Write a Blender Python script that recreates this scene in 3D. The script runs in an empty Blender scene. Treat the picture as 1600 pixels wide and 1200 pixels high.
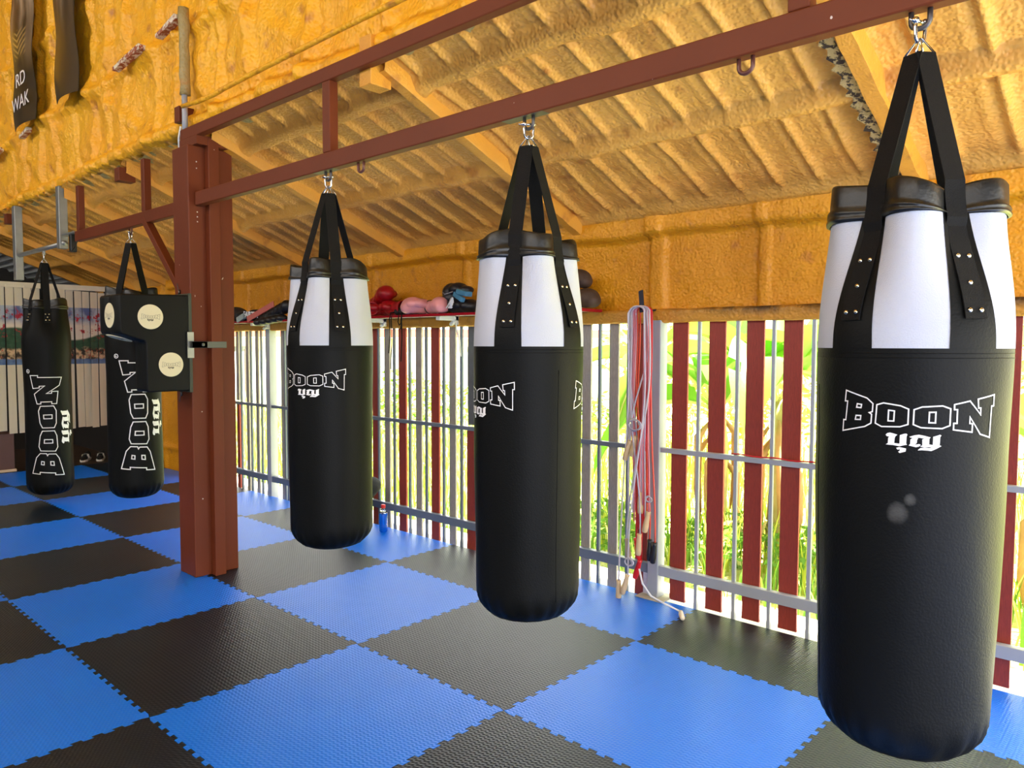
import bpy, bmesh, math, random
import numpy as np
from mathutils import Vector, Matrix
random.seed(7)
rng = np.random.RandomState(11)
S = bpy.context.scene
COL = S.collection
PI = math.pi

SKY, SUN, EXPO, MATROUGH, MATSPEC = 5.2, 58.0, 0.28, 0.36, 0.42
# ------------------------------------------------------------------ camera
CAM = Vector((3.0266, -2.1656, 1.4874))
cd = bpy.data.cameras.new('camera'); cam = bpy.data.objects.new('camera', cd); COL.objects.link(cam)
cd.sensor_width = 36; cd.lens = 36 * 1166.67 / 1600; cd.clip_end = 300
cam.matrix_world = (Matrix.Translation(CAM) @ Matrix.Rotation(math.radians(42.516), 4, 'Z')
                    @ Matrix.Rotation(math.radians(90 - 3.02), 4, 'X') @ Matrix.Rotation(0.00254, 4, 'Z'))
S.camera = cam
# ------------------------------------------------------------------ sky, sun, exposure
w = bpy.data.worlds.new('sky'); S.world = w; w.use_nodes = True
bg = w.node_tree.nodes['Background']; bg.inputs[0].default_value = (1.0, 0.985, 0.96, 1); bg.inputs[1].default_value = SKY
sd = bpy.data.lights.new('sun', 'SUN'); sd.energy = SUN; sd.angle = math.radians(2.0); sd.color = (1.0, 0.95, 0.85)
sun = bpy.data.objects.new('sun', sd); COL.objects.link(sun)
sun.rotation_euler = Vector((0.75, 0.20, 1.2)).to_track_quat('Z', 'Y').to_euler()
vs = S.view_settings
S.display_settings.display_device = 'sRGB'
vs.view_transform = 'Standard'; vs.look = 'None'; vs.gamma = 1; vs.use_curve_mapping = False
vs.exposure = EXPO

# ------------------------------------------------------------------ helpers
ORG = {}
def props(o, label=None, cat=None, group=None, kind=None):
    if label: o['label'] = label
    if cat: o['category'] = cat
    if group: o['group'] = group
    if kind: o['kind'] = kind
    return o
def empty(name, loc, label=None, cat=None, group=None):
    o = bpy.data.objects.new(name, None); COL.objects.link(o); o.location = loc
    o.empty_display_size = 0.05
    ORG[o.name] = Vector(loc)
    return props(o, label, cat, group)

class M:
    def __init__(s): s.v = []; s.f = []
    def add(s, vs_, fs_):
        b = len(s.v); s.v += [tuple(map(float, q)) for q in vs_]; s.f += [tuple(b + i for i in q) for q in fs_]; return s
    def box(s, x0, x1, y0, y1, z0, z1, rot=None, piv=None):
        vs_ = [Vector((x, y, z)) for x in (x0, x1) for y in (y0, y1) for z in (z0, z1)]
        if rot is not None:
            piv = Vector(piv) if piv is not None else Vector(((x0+x1)/2, (y0+y1)/2, (z0+z1)/2))
            vs_ = [rot @ (q - piv) + piv for q in vs_]
        return s.add(vs_, [(0,1,3,2),(4,6,7,5),(0,4,5,1),(2,3,7,6),(0,2,6,4),(1,5,7,3)])
    def bar(s, a, b, wd, hd, up=(0,0,1)):
        a = Vector(a); b = Vector(b); d = (b-a).normalized(); up = Vector(up)
        sd_ = d.cross(up).normalized(); u2 = sd_.cross(d).normalized()
        vs_ = []
        for q in (a, b):
            for i, j in ((-1,-1),(1,-1),(1,1),(-1,1)): vs_.append(q + sd_*(i*wd/2) + u2*(j*hd/2))
        return s.add(vs_, [(3,2,1,0),(4,5,6,7),(0,1,5,4),(1,2,6,5),(2,3,7,6),(3,0,4,7)])
    def tube(s, pts, r, n=8, closed=False, caps=True):
        P = [Vector(q) for q in pts]; m = len(P)
        R = r if isinstance(r, (list, tuple)) else [r]*m
        T = []
        for i in range(m):
            if closed: t = P[(i+1) % m] - P[i-1]
            else: t = P[min(i+1, m-1)] - P[max(i-1, 0)]
            T.append(t.normalized() if t.length > 1e-9 else Vector((0,0,1)))
        nrm = T[0].orthogonal().normalized(); vs_ = []
        for i in range(m):
            nrm = (nrm - T[i]*nrm.dot(T[i]))
            nrm = nrm.normalized() if nrm.length > 1e-6 else T[i].orthogonal().normalized()
            bn = T[i].cross(nrm)
            for k in range(n):
                a = 2*PI*k/n; vs_.append(P[i] + (nrm*math.cos(a) + bn*math.sin(a))*R[i])
        fs_ = []
        for i in range(m if closed else m-1):
            j = (i+1) % m
            for k in range(n):
                l = (k+1) % n; fs_.append((i*n+k, i*n+l, j*n+l, j*n+k))
        if caps and not closed:
            fs_.append(tuple(reversed(range(n)))); fs_.append(tuple((m-1)*n+k for k in range(n)))
        return s.add(vs_, fs_)
    def ball(s, c, r, rot=None, nu=18, nv=12):
        c = Vector(c); r = (r, r, r) if not isinstance(r, (tuple, list)) else r
        vs_ = [Vector((0,0,r[2]))]
        for i in range(1, nv):
            a = PI*i/nv
            for k in range(nu):
                b = 2*PI*k/nu; vs_.append(Vector((r[0]*math.sin(a)*math.cos(b), r[1]*math.sin(a)*math.sin(b), r[2]*math.cos(a))))
        vs_.append(Vector((0,0,-r[2])))
        if rot is not None: vs_ = [rot @ q for q in vs_]
        vs_ = [q + c for q in vs_]
        fs_ = [(0, 1+k, 1+(k+1) % nu) for k in range(nu)]
        for i in range(nv-2):
            for k in range(nu):
                l = (k+1) % nu; fs_.append((1+i*nu+k, 1+(i+1)*nu+k, 1+(i+1)*nu+l, 1+i*nu+l))
        e = len(vs_)-1; b0 = 1+(nv-2)*nu
        fs_ += [(b0+k, e, b0+(k+1) % nu) for k in range(nu)]
        return s.add(vs_, fs_)
    def lathe(s, prof, c=(0,0,0), n=24, rot=None):   # prof: (r, z)
        c = Vector(c); vs_ = []
        for r, z in prof:
            for k in range(n):
                a = 2*PI*k/n; q = Vector((r*math.cos(a), r*math.sin(a), z)); vs_.append((rot @ q if rot is not None else q) + c)
        fs_ = []
        for i in range(len(prof)-1):
            for k in range(n):
                l = (k+1) % n; fs_.append((i*n+k, i*n+l, (i+1)*n+l, (i+1)*n+k))
        fs_.append(tuple(reversed(range(n)))); fs_.append(tuple((len(prof)-1)*n+k for k in range(n)))
        return s.add(vs_, fs_)
    def prism(s, poly, z0, z1):
        n = len(poly); vs_ = [(x, y, z0) for x, y in poly] + [(x, y, z1) for x, y in poly]
        return s.add(vs_, [tuple(reversed(range(n))), tuple(range(n, 2*n))] + [(i, (i+1) % n, n+(i+1) % n, n+i) for i in range(n)])
    def grid(s, nu, nv, fn, wrap=False):
        vs_ = [fn(i, j) for i in range(nu) for j in range(nv)]
        fs_ = []
        for i in range(nu if wrap else nu-1):
            for j in range(nv-1):
                a = i*nv+j; b = ((i+1) % nu)*nv+j; fs_.append((a, b, b+1, a+1))
        return s.add(vs_, fs_)
    def build(s, name, m, parent=None, smooth=False, bevel=0, remesh=0, autos=None, origin=None):
        me = bpy.data.meshes.new(name)
        if parent is not None: o0 = ORG[parent.name]
        else:
            a = np.array(s.v); o0 = Vector(origin) if origin is not None else Vector(((a[:,0].min()+a[:,0].max())/2, (a[:,1].min()+a[:,1].max())/2, a[:,2].min()))
        me.from_pydata([(x-o0.x, y-o0.y, z-o0.z) for x, y, z in s.v], [], s.f)
        me.update(); me.materials.append(m)
        o = bpy.data.objects.new(name, me); COL.objects.link(o)
        if parent is not None: o.parent = parent
        else: o.location = o0
        ORG[o.name] = o0
        bm = bmesh.new(); bm.from_mesh(me); bmesh.ops.recalc_face_normals(bm, faces=bm.faces); bm.to_mesh(me); bm.free()
        if smooth or autos:
            me.polygons.foreach_set('use_smooth', [True]*len(me.polygons))
            if autos: me.set_sharp_from_angle(angle=math.radians(autos))
        if bevel:
            md = o.modifiers.new('bevel', 'BEVEL'); md.width = bevel; md.segments = 2; md.limit_method = 'ANGLE'
        if remesh:
            md = o.modifiers.new('remesh', 'REMESH'); md.mode = 'VOXEL'; md.voxel_size = remesh; md.use_smooth_shade = True
            md = o.modifiers.new('smooth', 'SMOOTH'); md.factor = 0.6; md.iterations = 6
        return o

# ---- procedural materials
MATS = {}
class NT:
    def __init__(s, name):
        s.m = bpy.data.materials.new(name); s.m.use_nodes = True; s.t = s.m.node_tree
        s.b = s.t.nodes['Principled BSDF']; s.out = s.t.nodes['Material Output']
    def n(s, typ, **kw):
        nd = s.t.nodes.new(typ)
        for k, v in kw.items():
            if k.startswith('i_'):
                key = k[2:].replace('_', ' '); nd.inputs[key].default_value = v
            else: setattr(nd, k, v)
        return nd
    def l(s, a, b): s.t.links.new(a, b)
    def math(s, op, a, b=None, c=None):
        nd = s.t.nodes.new('ShaderNodeMath'); nd.operation = op
        for i, q in enumerate((a, b, c)):
            if q is None: continue
            if isinstance(q, (int, float)): nd.inputs[i].default_value = q
            else: s.l(q, nd.inputs[i])
        return nd.outputs[0]
    def mix(s, f, a, b):
        nd = s.t.nodes.new('ShaderNodeMix'); nd.data_type = 'RGBA'
        for i, q in ((0, f), (6, a), (7, b)):
            if isinstance(q, (int, float)): nd.inputs[i].default_value = q
            elif isinstance(q, (tuple, list)): nd.inputs[i].default_value = (*q[:3], 1)
            else: s.l(q, nd.inputs[i])
        return nd.outputs[2]
    def noise(s, scale, detail=2, vec=None, rough=.5, dist=0):
        nd = s.n('ShaderNodeTexNoise'); nd.inputs['Scale'].default_value = scale; nd.inputs['Detail'].default_value = detail
        nd.inputs['Roughness'].default_value = rough; nd.inputs['Distortion'].default_value = dist
        s.l(vec if vec is not None else s.coord(), nd.inputs['Vector']); return nd.outputs['Fac']
    def coord(s):
        if not hasattr(s, '_c'): s._c = s.n('ShaderNodeNewGeometry').outputs['Position']
        return s._c
    def ocoord(s):
        if not hasattr(s, '_oc'): s._oc = s.n('ShaderNodeTexCoord').outputs['Object']
        return s._oc
    def ramp(s, f, lo, hi):
        nd = s.n('ShaderNodeMapRange'); nd.inputs[1].default_value = lo; nd.inputs[2].default_value = hi; nd.clamp = True
        s.l(f, nd.inputs[0]); return nd.outputs[0]
    def bump(s, h, strength, dist=0.01):
        nd = s.n('ShaderNodeBump'); nd.inputs['Strength'].default_value = strength; nd.inputs['Distance'].default_value = dist
        s.l(h, nd.inputs['Height'])
        if s.b.inputs['Normal'].links: s.l(s.b.inputs['Normal'].links[0].from_socket, nd.inputs['Normal'])
        s.l(nd.outputs[0], s.b.inputs['Normal'])
def lin(r, g, b):
    f = lambda c: (c/255/12.92) if c/255 <= .04045 else ((c/255+.055)/1.055)**2.4
    return (f(r), f(g), f(b))
def mat(name, rgb, rough=.5, metal=0.0, var=.12, vscale=8, bump=0.0, bscale=60, spec=.5, sheen=0, trans=0):
    if name in MATS: return MATS[name]
    t = NT(name); c = lin(*rgb); b = t.b
    b.inputs['Roughness'].default_value = rough; b.inputs['Metallic'].default_value = metal
    b.inputs['Specular IOR Level'].default_value = spec
    n = t.noise(vscale, 3, t.ocoord())
    t.l(t.mix(n, tuple(q*(1-var) for q in c), tuple(min(1, q*(1+var)) for q in c)), b.inputs['Base Color'])
    if bump: t.bump(t.noise(bscale, 2, t.ocoord()), bump, .004)
    if trans:
        tr = t.n('ShaderNodeBsdfTranslucent'); tr.inputs[0].default_value = (*c, 1)
        mx = t.n('ShaderNodeMixShader'); mx.inputs[0].default_value = trans
        t.l(b.outputs[0], mx.inputs[1]); t.l(tr.outputs[0], mx.inputs[2]); t.l(mx.outputs[0], t.out.inputs[0])
    MATS[name] = t.m; return t.m

def foam_mat(name, c1, c2, stain=None, bscale=70, bstr=.55):
    t = NT(name); b = t.b; b.inputs['Roughness'].default_value = .48; b.inputs['Specular IOR Level'].default_value = .45
    base = t.mix(t.ramp(t.noise(1.7, 4), .35, .68), lin(*c1), lin(*c2))
    base = t.mix(t.ramp(t.noise(9, 3), .60, .78), base, lin(178, 112, 40))
    spots = t.ramp(t.noise(5.5, 6, rough=.75), .735, .775)
    base = t.mix(spots, base, lin(96, 52, 22))
    if stain: base = t.mix(stain(t), base, lin(70, 48, 22))
    t.l(base, b.inputs['Base Color'])
    v = t.n('ShaderNodeTexVoronoi'); v.inputs['Scale'].default_value = bscale; t.l(t.coord(), v.inputs['Vector']); v.feature = 'SMOOTH_F1'
    t.bump(v.outputs['Distance'], bstr, .010)
    t.bump(t.noise(16, 3), .4, .012)
    MATS[name] = t.m; return t.m

FO_ROOF = foam_mat('spray_foam_roof', (226, 168, 74), (212, 150, 62))
FO_WALL = foam_mat('spray_foam_wall', (240, 178, 30), (232, 164, 34), bscale=55, bstr=.7)
FO_LOW = foam_mat('spray_foam_low_wall', (222, 152, 16), (208, 138, 18))
def railstain(t):
    sp = t.n('ShaderNodeSeparateXYZ'); t.l(t.coord(), sp.inputs[0])
    x = sp.outputs[0]; z = sp.outputs[2]
    a = t.math('MULTIPLY', t.ramp(x, .75, .95), t.ramp(t.math('ADD', z, t.math('MULTIPLY', t.noise(14, 3), .03)), 1.655, 1.70))
    return t.math('MULTIPLY', a, t.ramp(t.noise(7, 4), .3, .62))
FO_RAIL = foam_mat('foam_coated_rail', (206, 148, 50), (190, 132, 46), stain=railstain)
FO_RAFT = foam_mat('foam_coated_rafter', (226, 160, 52), (208, 144, 50), bscale=120, bstr=.25)
FO_GREY = foam_mat('old_greyish_foam', (168, 150, 98), (140, 124, 76))
def steelred(name, c, rough=.5):
    t = NT(name); b = t.b; b.inputs['Specular IOR Level'].default_value = .25; b.inputs['Roughness'].default_value = rough
    base = t.mix(t.noise(3, 4), tuple(q*.85 for q in lin(*c)), tuple(q*1.15 for q in lin(*c)))
    base = t.mix(t.ramp(t.noise(38, 1), .80, .82), base, lin(205, 190, 180))
    t.l(base, b.inputs['Base Color']); t.bump(t.noise(26, 3), .15, .004)
    MATS[name] = t.m; return t.m
RED_STEEL = steelred('red_oxide_painted_steel', (104, 47, 22))
VINYL = mat('black_vinyl', (14, 15, 14), .5, var=.15, vscale=5, bump=.2, bscale=170, spec=.12)
VINYL3 = None
WEB = mat('black_webbing', (13, 13, 12), .8, bump=.5, bscale=400, spec=.25)
CANVAS = mat('white_canvas', (186, 191, 202), .85, var=.03, bump=.4, bscale=300)
COLLAR = mat('black_collar_vinyl', (18, 18, 17), .38, bump=.2, bscale=90)
PRINT = mat('white_print', (240, 240, 240), .5, var=.01)
CHROME = mat('zinc_steel', (205, 205, 205), .22, 1.0, var=.05)
RIVET = mat('brass_nickel_rivet', (214, 204, 175), .25, 1.0, var=.05)
DARKSTEEL = mat('dark_steel', (88, 84, 84), .45, .8)
GREY_PAINT = mat('light_grey_painted_steel', (158, 163, 170), .4, var=.06)
DARK_GREY = mat('mid_grey_steel', (104, 114, 128), .4, var=.06)  # darker grey for bars and rails of the far and middle panels
GALV = mat('galvanised_steel', (150, 152, 150), .4, .7, var=.15, vscale=20)
RUSTLINK = mat('painted_ring', (92, 52, 46), .35, .2, var=.3, vscale=60)
def slatmat(name, c):
    t = NT(name); b = t.b; b.inputs['Roughness'].default_value = .55
    mp = t.n('ShaderNodeMapping'); mp.inputs['Scale'].default_value = (90, 90, 12); t.l(t.coord(), mp.inputs[0])
    nn = t.noise(1.6, 4, mp.outputs[0], .7)
    base = t.mix(t.ramp(nn, .3, .75), tuple(q*.78 for q in lin(*c)), tuple(min(1, q*1.3) for q in lin(*c)))
    t.l(base, b.inputs['Base Color']); t.bump(nn, .3, .003); MATS[name] = t.m; return t.m
SLAT_RED = slatmat('red_brown_slat', (140, 50, 36))
SLAT_GREY = slatmat('taupe_slat', (150, 144, 136))
SLAT_DARK = slatmat('dark_grey_slat', (92, 96, 98))

# ---- smooth value noise for modelled foam
LAT = rng.rand(256, 256)
def vn(x, y, s, o=0):
    x = np.asarray(x)*s + 37.3 + o*13.1; y = np.asarray(y)*s + 71.7 + o*7.7
    xi = np.floor(x).astype(int); yi = np.floor(y).astype(int); fx = x-xi; fy = y-yi
    fx = fx*fx*(3-2*fx); fy = fy*fy*(3-2*fy)
    g = lambda a, b: LAT[a % 256, b % 256]
    return (g(xi,yi)*(1-fx)+g(xi+1,yi)*fx)*(1-fy)+(g(xi,yi+1)*(1-fx)+g(xi+1,yi+1)*fx)*fy
def gridmesh(name, X, Y, Z, m, kind='structure'):
    nu, nv = X.shape
    vs_ = np.stack([X, Y, Z], -1).reshape(-1, 3)
    i = np.arange(nu-1)[:, None]*nv + np.arange(nv-1)[None, :]
    fs_ = np.stack([i, i+nv, i+nv+1, i+1], -1).reshape(-1, 4)
    me = bpy.data.meshes.new(name)
    me.vertices.add(len(vs_)); me.vertices.foreach_set('co', vs_.ravel().astype(np.float32))
    me.loops.add(fs_.size); me.loops.foreach_set('vertex_index', fs_.ravel().astype(np.int32))
    me.polygons.add(len(fs_)); me.polygons.foreach_set('loop_start', np.arange(0, fs_.size, 4).astype(np.int32))
    me.polygons.foreach_set('use_smooth', np.ones(len(fs_), bool))
    me.update(calc_edges=True); me.validate(); me.materials.append(m)
    o = bpy.data.objects.new(name, me); COL.objects.link(o); o['kind'] = kind; ORG[o.name] = Vector((0,0,0)); return o

# ================================================================== THE SETTING
def roofz(y): return 2.15 + .39*(1.62 - y)
RAFT = [2.08, .15, -1.58, -2.95, -4.35, -5.93, -6.93, -8.0]
# floor slab with a checker of rubber tiles beyond the frame, kerb outside
def floor_mat():
    t = NT('mat_covered_slab'); b = t.b; b.inputs['Roughness'].default_value = .5
    sp = t.n('ShaderNodeSeparateXYZ'); t.l(t.coord(), sp.inputs[0])
    ck = t.math('MODULO', t.math('ADD', t.math('ADD', t.math('FLOOR', sp.outputs[0]), t.math('FLOOR', sp.outputs[1])), 200.0), 2.0)
    c = t.mix(ck, lin(40, 42, 43), lin(24, 104, 208)); t.l(c, b.inputs['Base Color'])
    return t.m
o = M().box(-7.0, 6, -8, 1.60, -.14, -.027).build('floor', floor_mat()); o['kind'] = 'structure'
o = M().box(-12, -7.0, -8, 1.60, -.14, -.02).build('floor', mat('dark_boards', (66, 50, 38), .6, var=.3, vscale=3)); o['kind'] = 'structure'
o = M().box(-12, 6, 1.60, 1.98, -.30, -.035).build('trim_1', mat('pale_concrete', (205, 200, 190), .8, var=.1, vscale=4, bump=.3)); o['kind'] = 'structure'

# sloping lean-to ceiling: sprayed foam over ribbed sheet
xs = np.arange(-8.05, 4.3, .0125); ys = np.arange(.03, 1.70, .016)
X, Y = np.meshgrid(xs, ys, indexing='ij')
base = roofz(Y) + .105
wob = (vn(X, Y, 1.6, 3)-.5)*.05
rx = (X + wob + 100.0) / .2015
fr = rx - np.floor(rx)
rib = np.exp(-((fr-.5)/.085)**2)*.028 + np.exp(-((fr-.16)/.10)**2)*.007
lump = (vn(X, Y, 9, 1)-.5)*.010 + (vn(X, Y, 24, 2)-.5)*.0035 + (vn(X, Y, 3, 5)-.5)*.018
pur = np.zeros_like(X)
for yc, hh, ww in ((.95, .062, .030), (.27, .055, .036)):
    yy = np.abs(Y - yc - (vn(X, Y*0, 2.2, 8)-.5)*.03)
    pur = np.maximum(pur, hh*np.clip(1.25-(yy/ww)**2*.55, 0, 1)**.6*(yy < ww*1.5))
eave = np.clip((Y-1.50)/.12, 0, 1)**2*.08
fade = 1-np.clip((Y-1.47)/.10, 0, 1)
nearr = np.zeros_like(X)
for r in RAFT: nearr = np.maximum(nearr, np.exp(-((X-r)/.07)**2)*.03)
Z = base - np.maximum(rib*fade, pur) - lump - eave - nearr
gridmesh('ceiling', X, Y, Z, FO_ROOF)
# outside skin of the lean-to roof (keeps the daylight out)
o = M().add([(-8.1,.1,roofz(.1)+.16),(4.4,.1,roofz(.1)+.16),(4.4,2.15,roofz(2.15)+.16),(-8.1,2.15,roofz(2.15)+.16),
             (-8.1,.1,roofz(.1)+.18),(4.4,.1,roofz(.1)+.18),(4.4,2.15,roofz(2.15)+.18),(-8.1,2.15,roofz(2.15)+.18)],
            [(0,1,2,3),(7,6,5,4),(0,4,5,1),(2,6,7,3),(1,5,6,2),(0,3,7,4)]).build('roof', mat('zinc_roof_sheet', (150,150,148), .4, .5)); o['kind']='structure'
# rafters
for k, r in enumerate(RAFT):
    m = M(); n = 26
    def rf(i, j, r=r):
        y = .05 + (1.64-.05)*i/(n-1)
        dx, dz = [(-.036,.13),(-.036,.012),(-.030,.0),(.030,.0),(.036,.012),(.036,.13)][j]
        wv = (random.random()-.5)*.004
        return (r+dx+wv, y, roofz(y)+dz+wv)
    m.grid(n, 6, rf); o = m.build('trim_%d' % (k+2), FO_RAFT, autos=50); o['kind'] = 'structure'
# ragged broken foam beside the right rafter
def ragged():
    t = NT('broken_foam_edge'); b = t.b; b.inputs['Roughness'].default_value = .8
    n = t.noise(26, 4, rough=.7); c = t.mix(t.ramp(n, .46, .52), lin(60, 44, 30), lin(196, 168, 108)); t.l(c, b.inputs['Base Color']); t.bump(n, .8, .02); return t.m
m = M(); n = 60
def rg(i, j):
    y = .35 + 1.15*i/(n-1); return (2.08-.095+.055*j+.012*math.sin(i*1.7)*(1-j)+random.uniform(-.006,.006), y, roofz(y)+.035-.008*j+random.uniform(-.006,.006))
m.grid(n, 2, rg); m.grid(n, 2, lambda i, j: tuple(Vector(rg(i, j))+Vector((0,0,.03)))); o = m.build('trim_30', ragged()); o['kind'] = 'structure'
# steel ends of rafters poking out under the high wall
# high wall above the beam, facing the hall
xs = np.arange(-8.05, 4.3, .016); zs = np.arange(2.84, 5.35, .018)
X, Z = np.meshgrid(xs, zs, indexing='ij')
h = (vn(X, Z, 5, 1)-.5)*.05 + (vn(X+Z*.5, Z-X*.3, 14, 2)-.5)*.022 + (vn(X, Z, 32, 3)-.5)*.006 + (vn(X, Z, 1.4, 4)-.5)*.05
for sx in (-7.2,-6.6,-5.9,-5.45,-4.9,-4.55,-4.1,-3.6,-3.25,-2.94,-2.37,-2.0,-1.45,-1.06,-.45,.15,.75,1.4,2.1,2.8,3.5):
    d = X - sx - (vn(X*0, Z, 1.5, int(abs(sx)*10))-.5)*.05
    h += .030*np.exp(-(d/.035)**2) - .010*np.exp(-((d-.07)/.03)**2)
h += .045*np.exp(-((Z-3.50-(vn(X, Z*0, 1.2, 9)-.5)*.05)/.045)**2) + .03*np.exp(-((Z-4.2)/.04)**2)
dg = ((X*.55 + Z) % .62)/.62
h += .016*np.exp(-((dg-.5)/.09)**2)
h += .055*np.clip(1-((Z-2.90)/.055)**2, 0, 1)**.5
Yv = .075 - h
Yv[:, 0] = .30
gridmesh('wall_upper', X, Yv, Z, FO_WALL)
o = M().box(-8.05, 4.3, .18, .34, 2.90, 5.6).build('wall_upper_core', FO_GREY); o['kind'] = 'structure'
o.name = 'wall_core'
# ragged greyish underside between high wall and lean-to
xs = np.arange(-8.05, 4.3, .02); vs2 = np.linspace(.07, .30, 14)
X, Y = np.meshgrid(xs, vs2, indexing='ij')
Zb = 2.85 + (vn(X, Y, 7, 2)-.5)*.05 + (vn(X, Y, 22, 4)-.5)*.02 - .02*(Y-.07)/.2
gridmesh('trim_20', X, Y, Zb, FO_GREY)
# hall roof and unseen dark walls added to narrow the daylight openings
o = M().box(-9.5, 6, -7.5, .3, 5.35, 5.45).build('roof', FO_WALL); o['kind'] = 'structure'
o = M().box(-9.6, -9.5, -7.5, 2.0, -.02, 5.4).build('added_wall_left', mat('dark_added_wall', (34, 30, 27), .8)); o['kind'] = 'structure'
o = M().box(6.0, 6.1, -7.5, 2.2, 2.5, 5.4).build('added_wall_side', mat('dark_added_wall', (34, 30, 27), .8)); o['kind'] = 'structure'
o = M().box(-9.5, 6, -7.6, -7.5, -.02, 3.6).build('added_wall_back', mat('dark_added_wall', (34, 30, 27), .8)); o['kind'] = 'structure'
# zinc roof of the next shed beyond the yellow ceiling
m = M()
for i in range(46):
    y = -3.0 + i*.11
    m.add([(-12.5,y,roofz(y)+.1),(-8.1,y,roofz(y)+.1),(-8.1,y+.035,roofz(y)+.055),(-12.5,y+.035,roofz(y)+.055)],[(0,1,2,3)])
    m.add([(-12.5,y+.035,roofz(y)+.055),(-8.1,y+.035,roofz(y)+.055),(-8.1,y+.11,roofz(y+.11)+.1),(-12.5,y+.11,roofz(y+.11)+.1)],[(0,1,2,3)])
o = m.build('ceiling_next', mat('old_zinc', (190,192,188), .4, .15, var=.3, vscale=6)); o['kind'] = 'structure'; o.name = 'ceiling.001'
# low wall above the fence
xs = np.arange(-5.9, 4.3, .0125); zs = np.arange(1.66, 2.235, .0125)
X, Z = np.meshgrid(xs, zs, indexing='ij')
h = (vn(X, Z, 4, 1)-.5)*.018 + (vn(X, Z, 16, 2)-.5)*.006 + (vn(X, Z, 40, 3)-.5)*.003
for sx, sw, sh in ((.70,.048,.030),(1.335,.028,.018),(2.0,.03,.018),(2.7,.03,.018),(-.25,.03,.016),(-.91,.03,.018),(-1.99,.03,.018),(-2.7,.03,.018),(-3.4,.03,.018),(-4.1,.03,.018),(-4.8,.03,.018)):
    d = np.abs(X-sx-(vn(X*0, Z, 3, int(abs(sx)*9))-.5)*.012)
    h += sh*np.clip(1.3-(d/sw)**4*.5, 0, 1)
ev = np.clip((Z-2.10-(vn(X, Z*0, 2.5, 6)-.5)*.02)/.035, 0, 1); h += ev*ev*(3-2*ev)*.07
gridmesh('wall_right', X, 1.64-h, Z, FO_LOW)
o = M().box(-5.9, 4.3, 1.66, 1.72, 1.62, 2.3).build('wall_right_core', FO_LOW); o['kind'] = 'structure'; o.name = 'wall_right.001'
xs = np.arange(-5.9, 4.3, .015); ts = np.linspace(0, 1, 15)
X, T = np.meshgrid(xs, ts, indexing='ij')
a = T*PI*1.5 - PI*.25
pz = 1.655 + .040*np.sign(np.sin(a-PI/4+.001))*np.abs(np.sin(a-PI/4+.001))**.5
py = 1.620 - .036*np.sign(np.cos(a-PI/4))*np.abs(np.cos(a-PI/4))**.5
wv = (vn(X, T, 7, 2)-.5)*.010
gridmesh('trim_21', X, py+wv, pz+wv*.6, FO_RAIL)
# solid foamed wall at the far end of the fence
xs = np.arange(-7.0, -5.2, .02); zs = np.arange(-.03, 2.3, .02)
X, Z = np.meshgrid(xs, zs, indexing='ij')
h = (vn(X, Z, 5, 1)-.5)*.02 + .025*np.exp(-((X+6.1)/.05)**2) + .025*np.exp(-((Z-.25)/.03)**2)
gridmesh('wall_far', X, 1.62-h, Z, FO_LOW)
o = M().box(-9.5, -7.0, 1.60, 1.76, -.03, 2.3).build('added_wall_end', mat('dark_added_wall', (34, 30, 27), .8)); o['kind']='structure'; o.name = 'added_wall_back.002'  # dark wall added to shut out the bright outside behind the strips
o = M().box(-7.0, -5.2, 1.66, 1.76, -.03, 2.3).build('wall_far_core', FO_LOW); o['kind']='structure'; o.name = 'wall_far.001'

# ---------------------------------------------------------------- interlocking foam mats
def matmat(name, c):
    t = NT(name); b = t.b; b.inputs['Roughness'].default_value = MATROUGH; b.inputs['Specular IOR Level'].default_value = MATSPEC
    sp = t.n('ShaderNodeSeparateXYZ'); t.l(t.coord(), sp.inputs[0])
    x = sp.outputs[0]; y = sp.outputs[1]
    u = t.math('MULTIPLY', x, 2*PI/.026); v = t.math('MULTIPLY', y, 2*PI/.017)
    row = t.math('MULTIPLY', t.math('SINE', t.math('ADD', v, t.math('MULTIPLY', t.math('SINE', u), 1.15))), .5)
    dash = t.math('MULTIPLY', t.math('SINE', t.math('MULTIPLY', u, 2.0)), .25)
    hgt = t.math('ADD', row, dash)
    base = t.mix(t.noise(2.2, 4), tuple(q*.90 for q in lin(*c)), tuple(min(1, q*1.10) for q in lin(*c)))
    dust = t.ramp(t.noise(3.1, 5, rough=.65), .45, .9)
    base = t.mix(t.math('MULTIPLY', dust, .03), base, lin(150, 155, 160))
    t.l(base, b.inputs['Base Color']); t.bump(hgt, .6, .0012)
    MATS[name] = t.m; return t.m
BLUE = matmat('blue_eva_foam', (0, 116, 248)); BLACK = matmat('black_eva_foam', (9, 24, 38))
XB = lambda i: float(i)
YB = {-4:-4.0, -3:-3.0, -2:-2.0, -1:-1.0, 0:0.0, 1:.975, 2:1.585}
def edge(p, q, toothed=True):
    p = Vector((*p, 0)); q = Vector((*q, 0)); d = q-p; L = d.length; n = Vector((-d.y, d.x, 0)).normalized()
    if not toothed: return [p.copy()]
    pts = [p.copy()]; N = max(2, round(13*L)); a = .0085; pr = .95/N
    for k in range(N):
        t0 = .025 + k*pr
        for s, w_ in ((.04, -a), (.56, -a), (.46, a), (1.0, a)):
            pts.append(p + d*(t0 + s*pr) + n*w_)
        pts.append(p + d*(t0+.94*pr+.05*pr) + n*a)
    return pts
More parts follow.
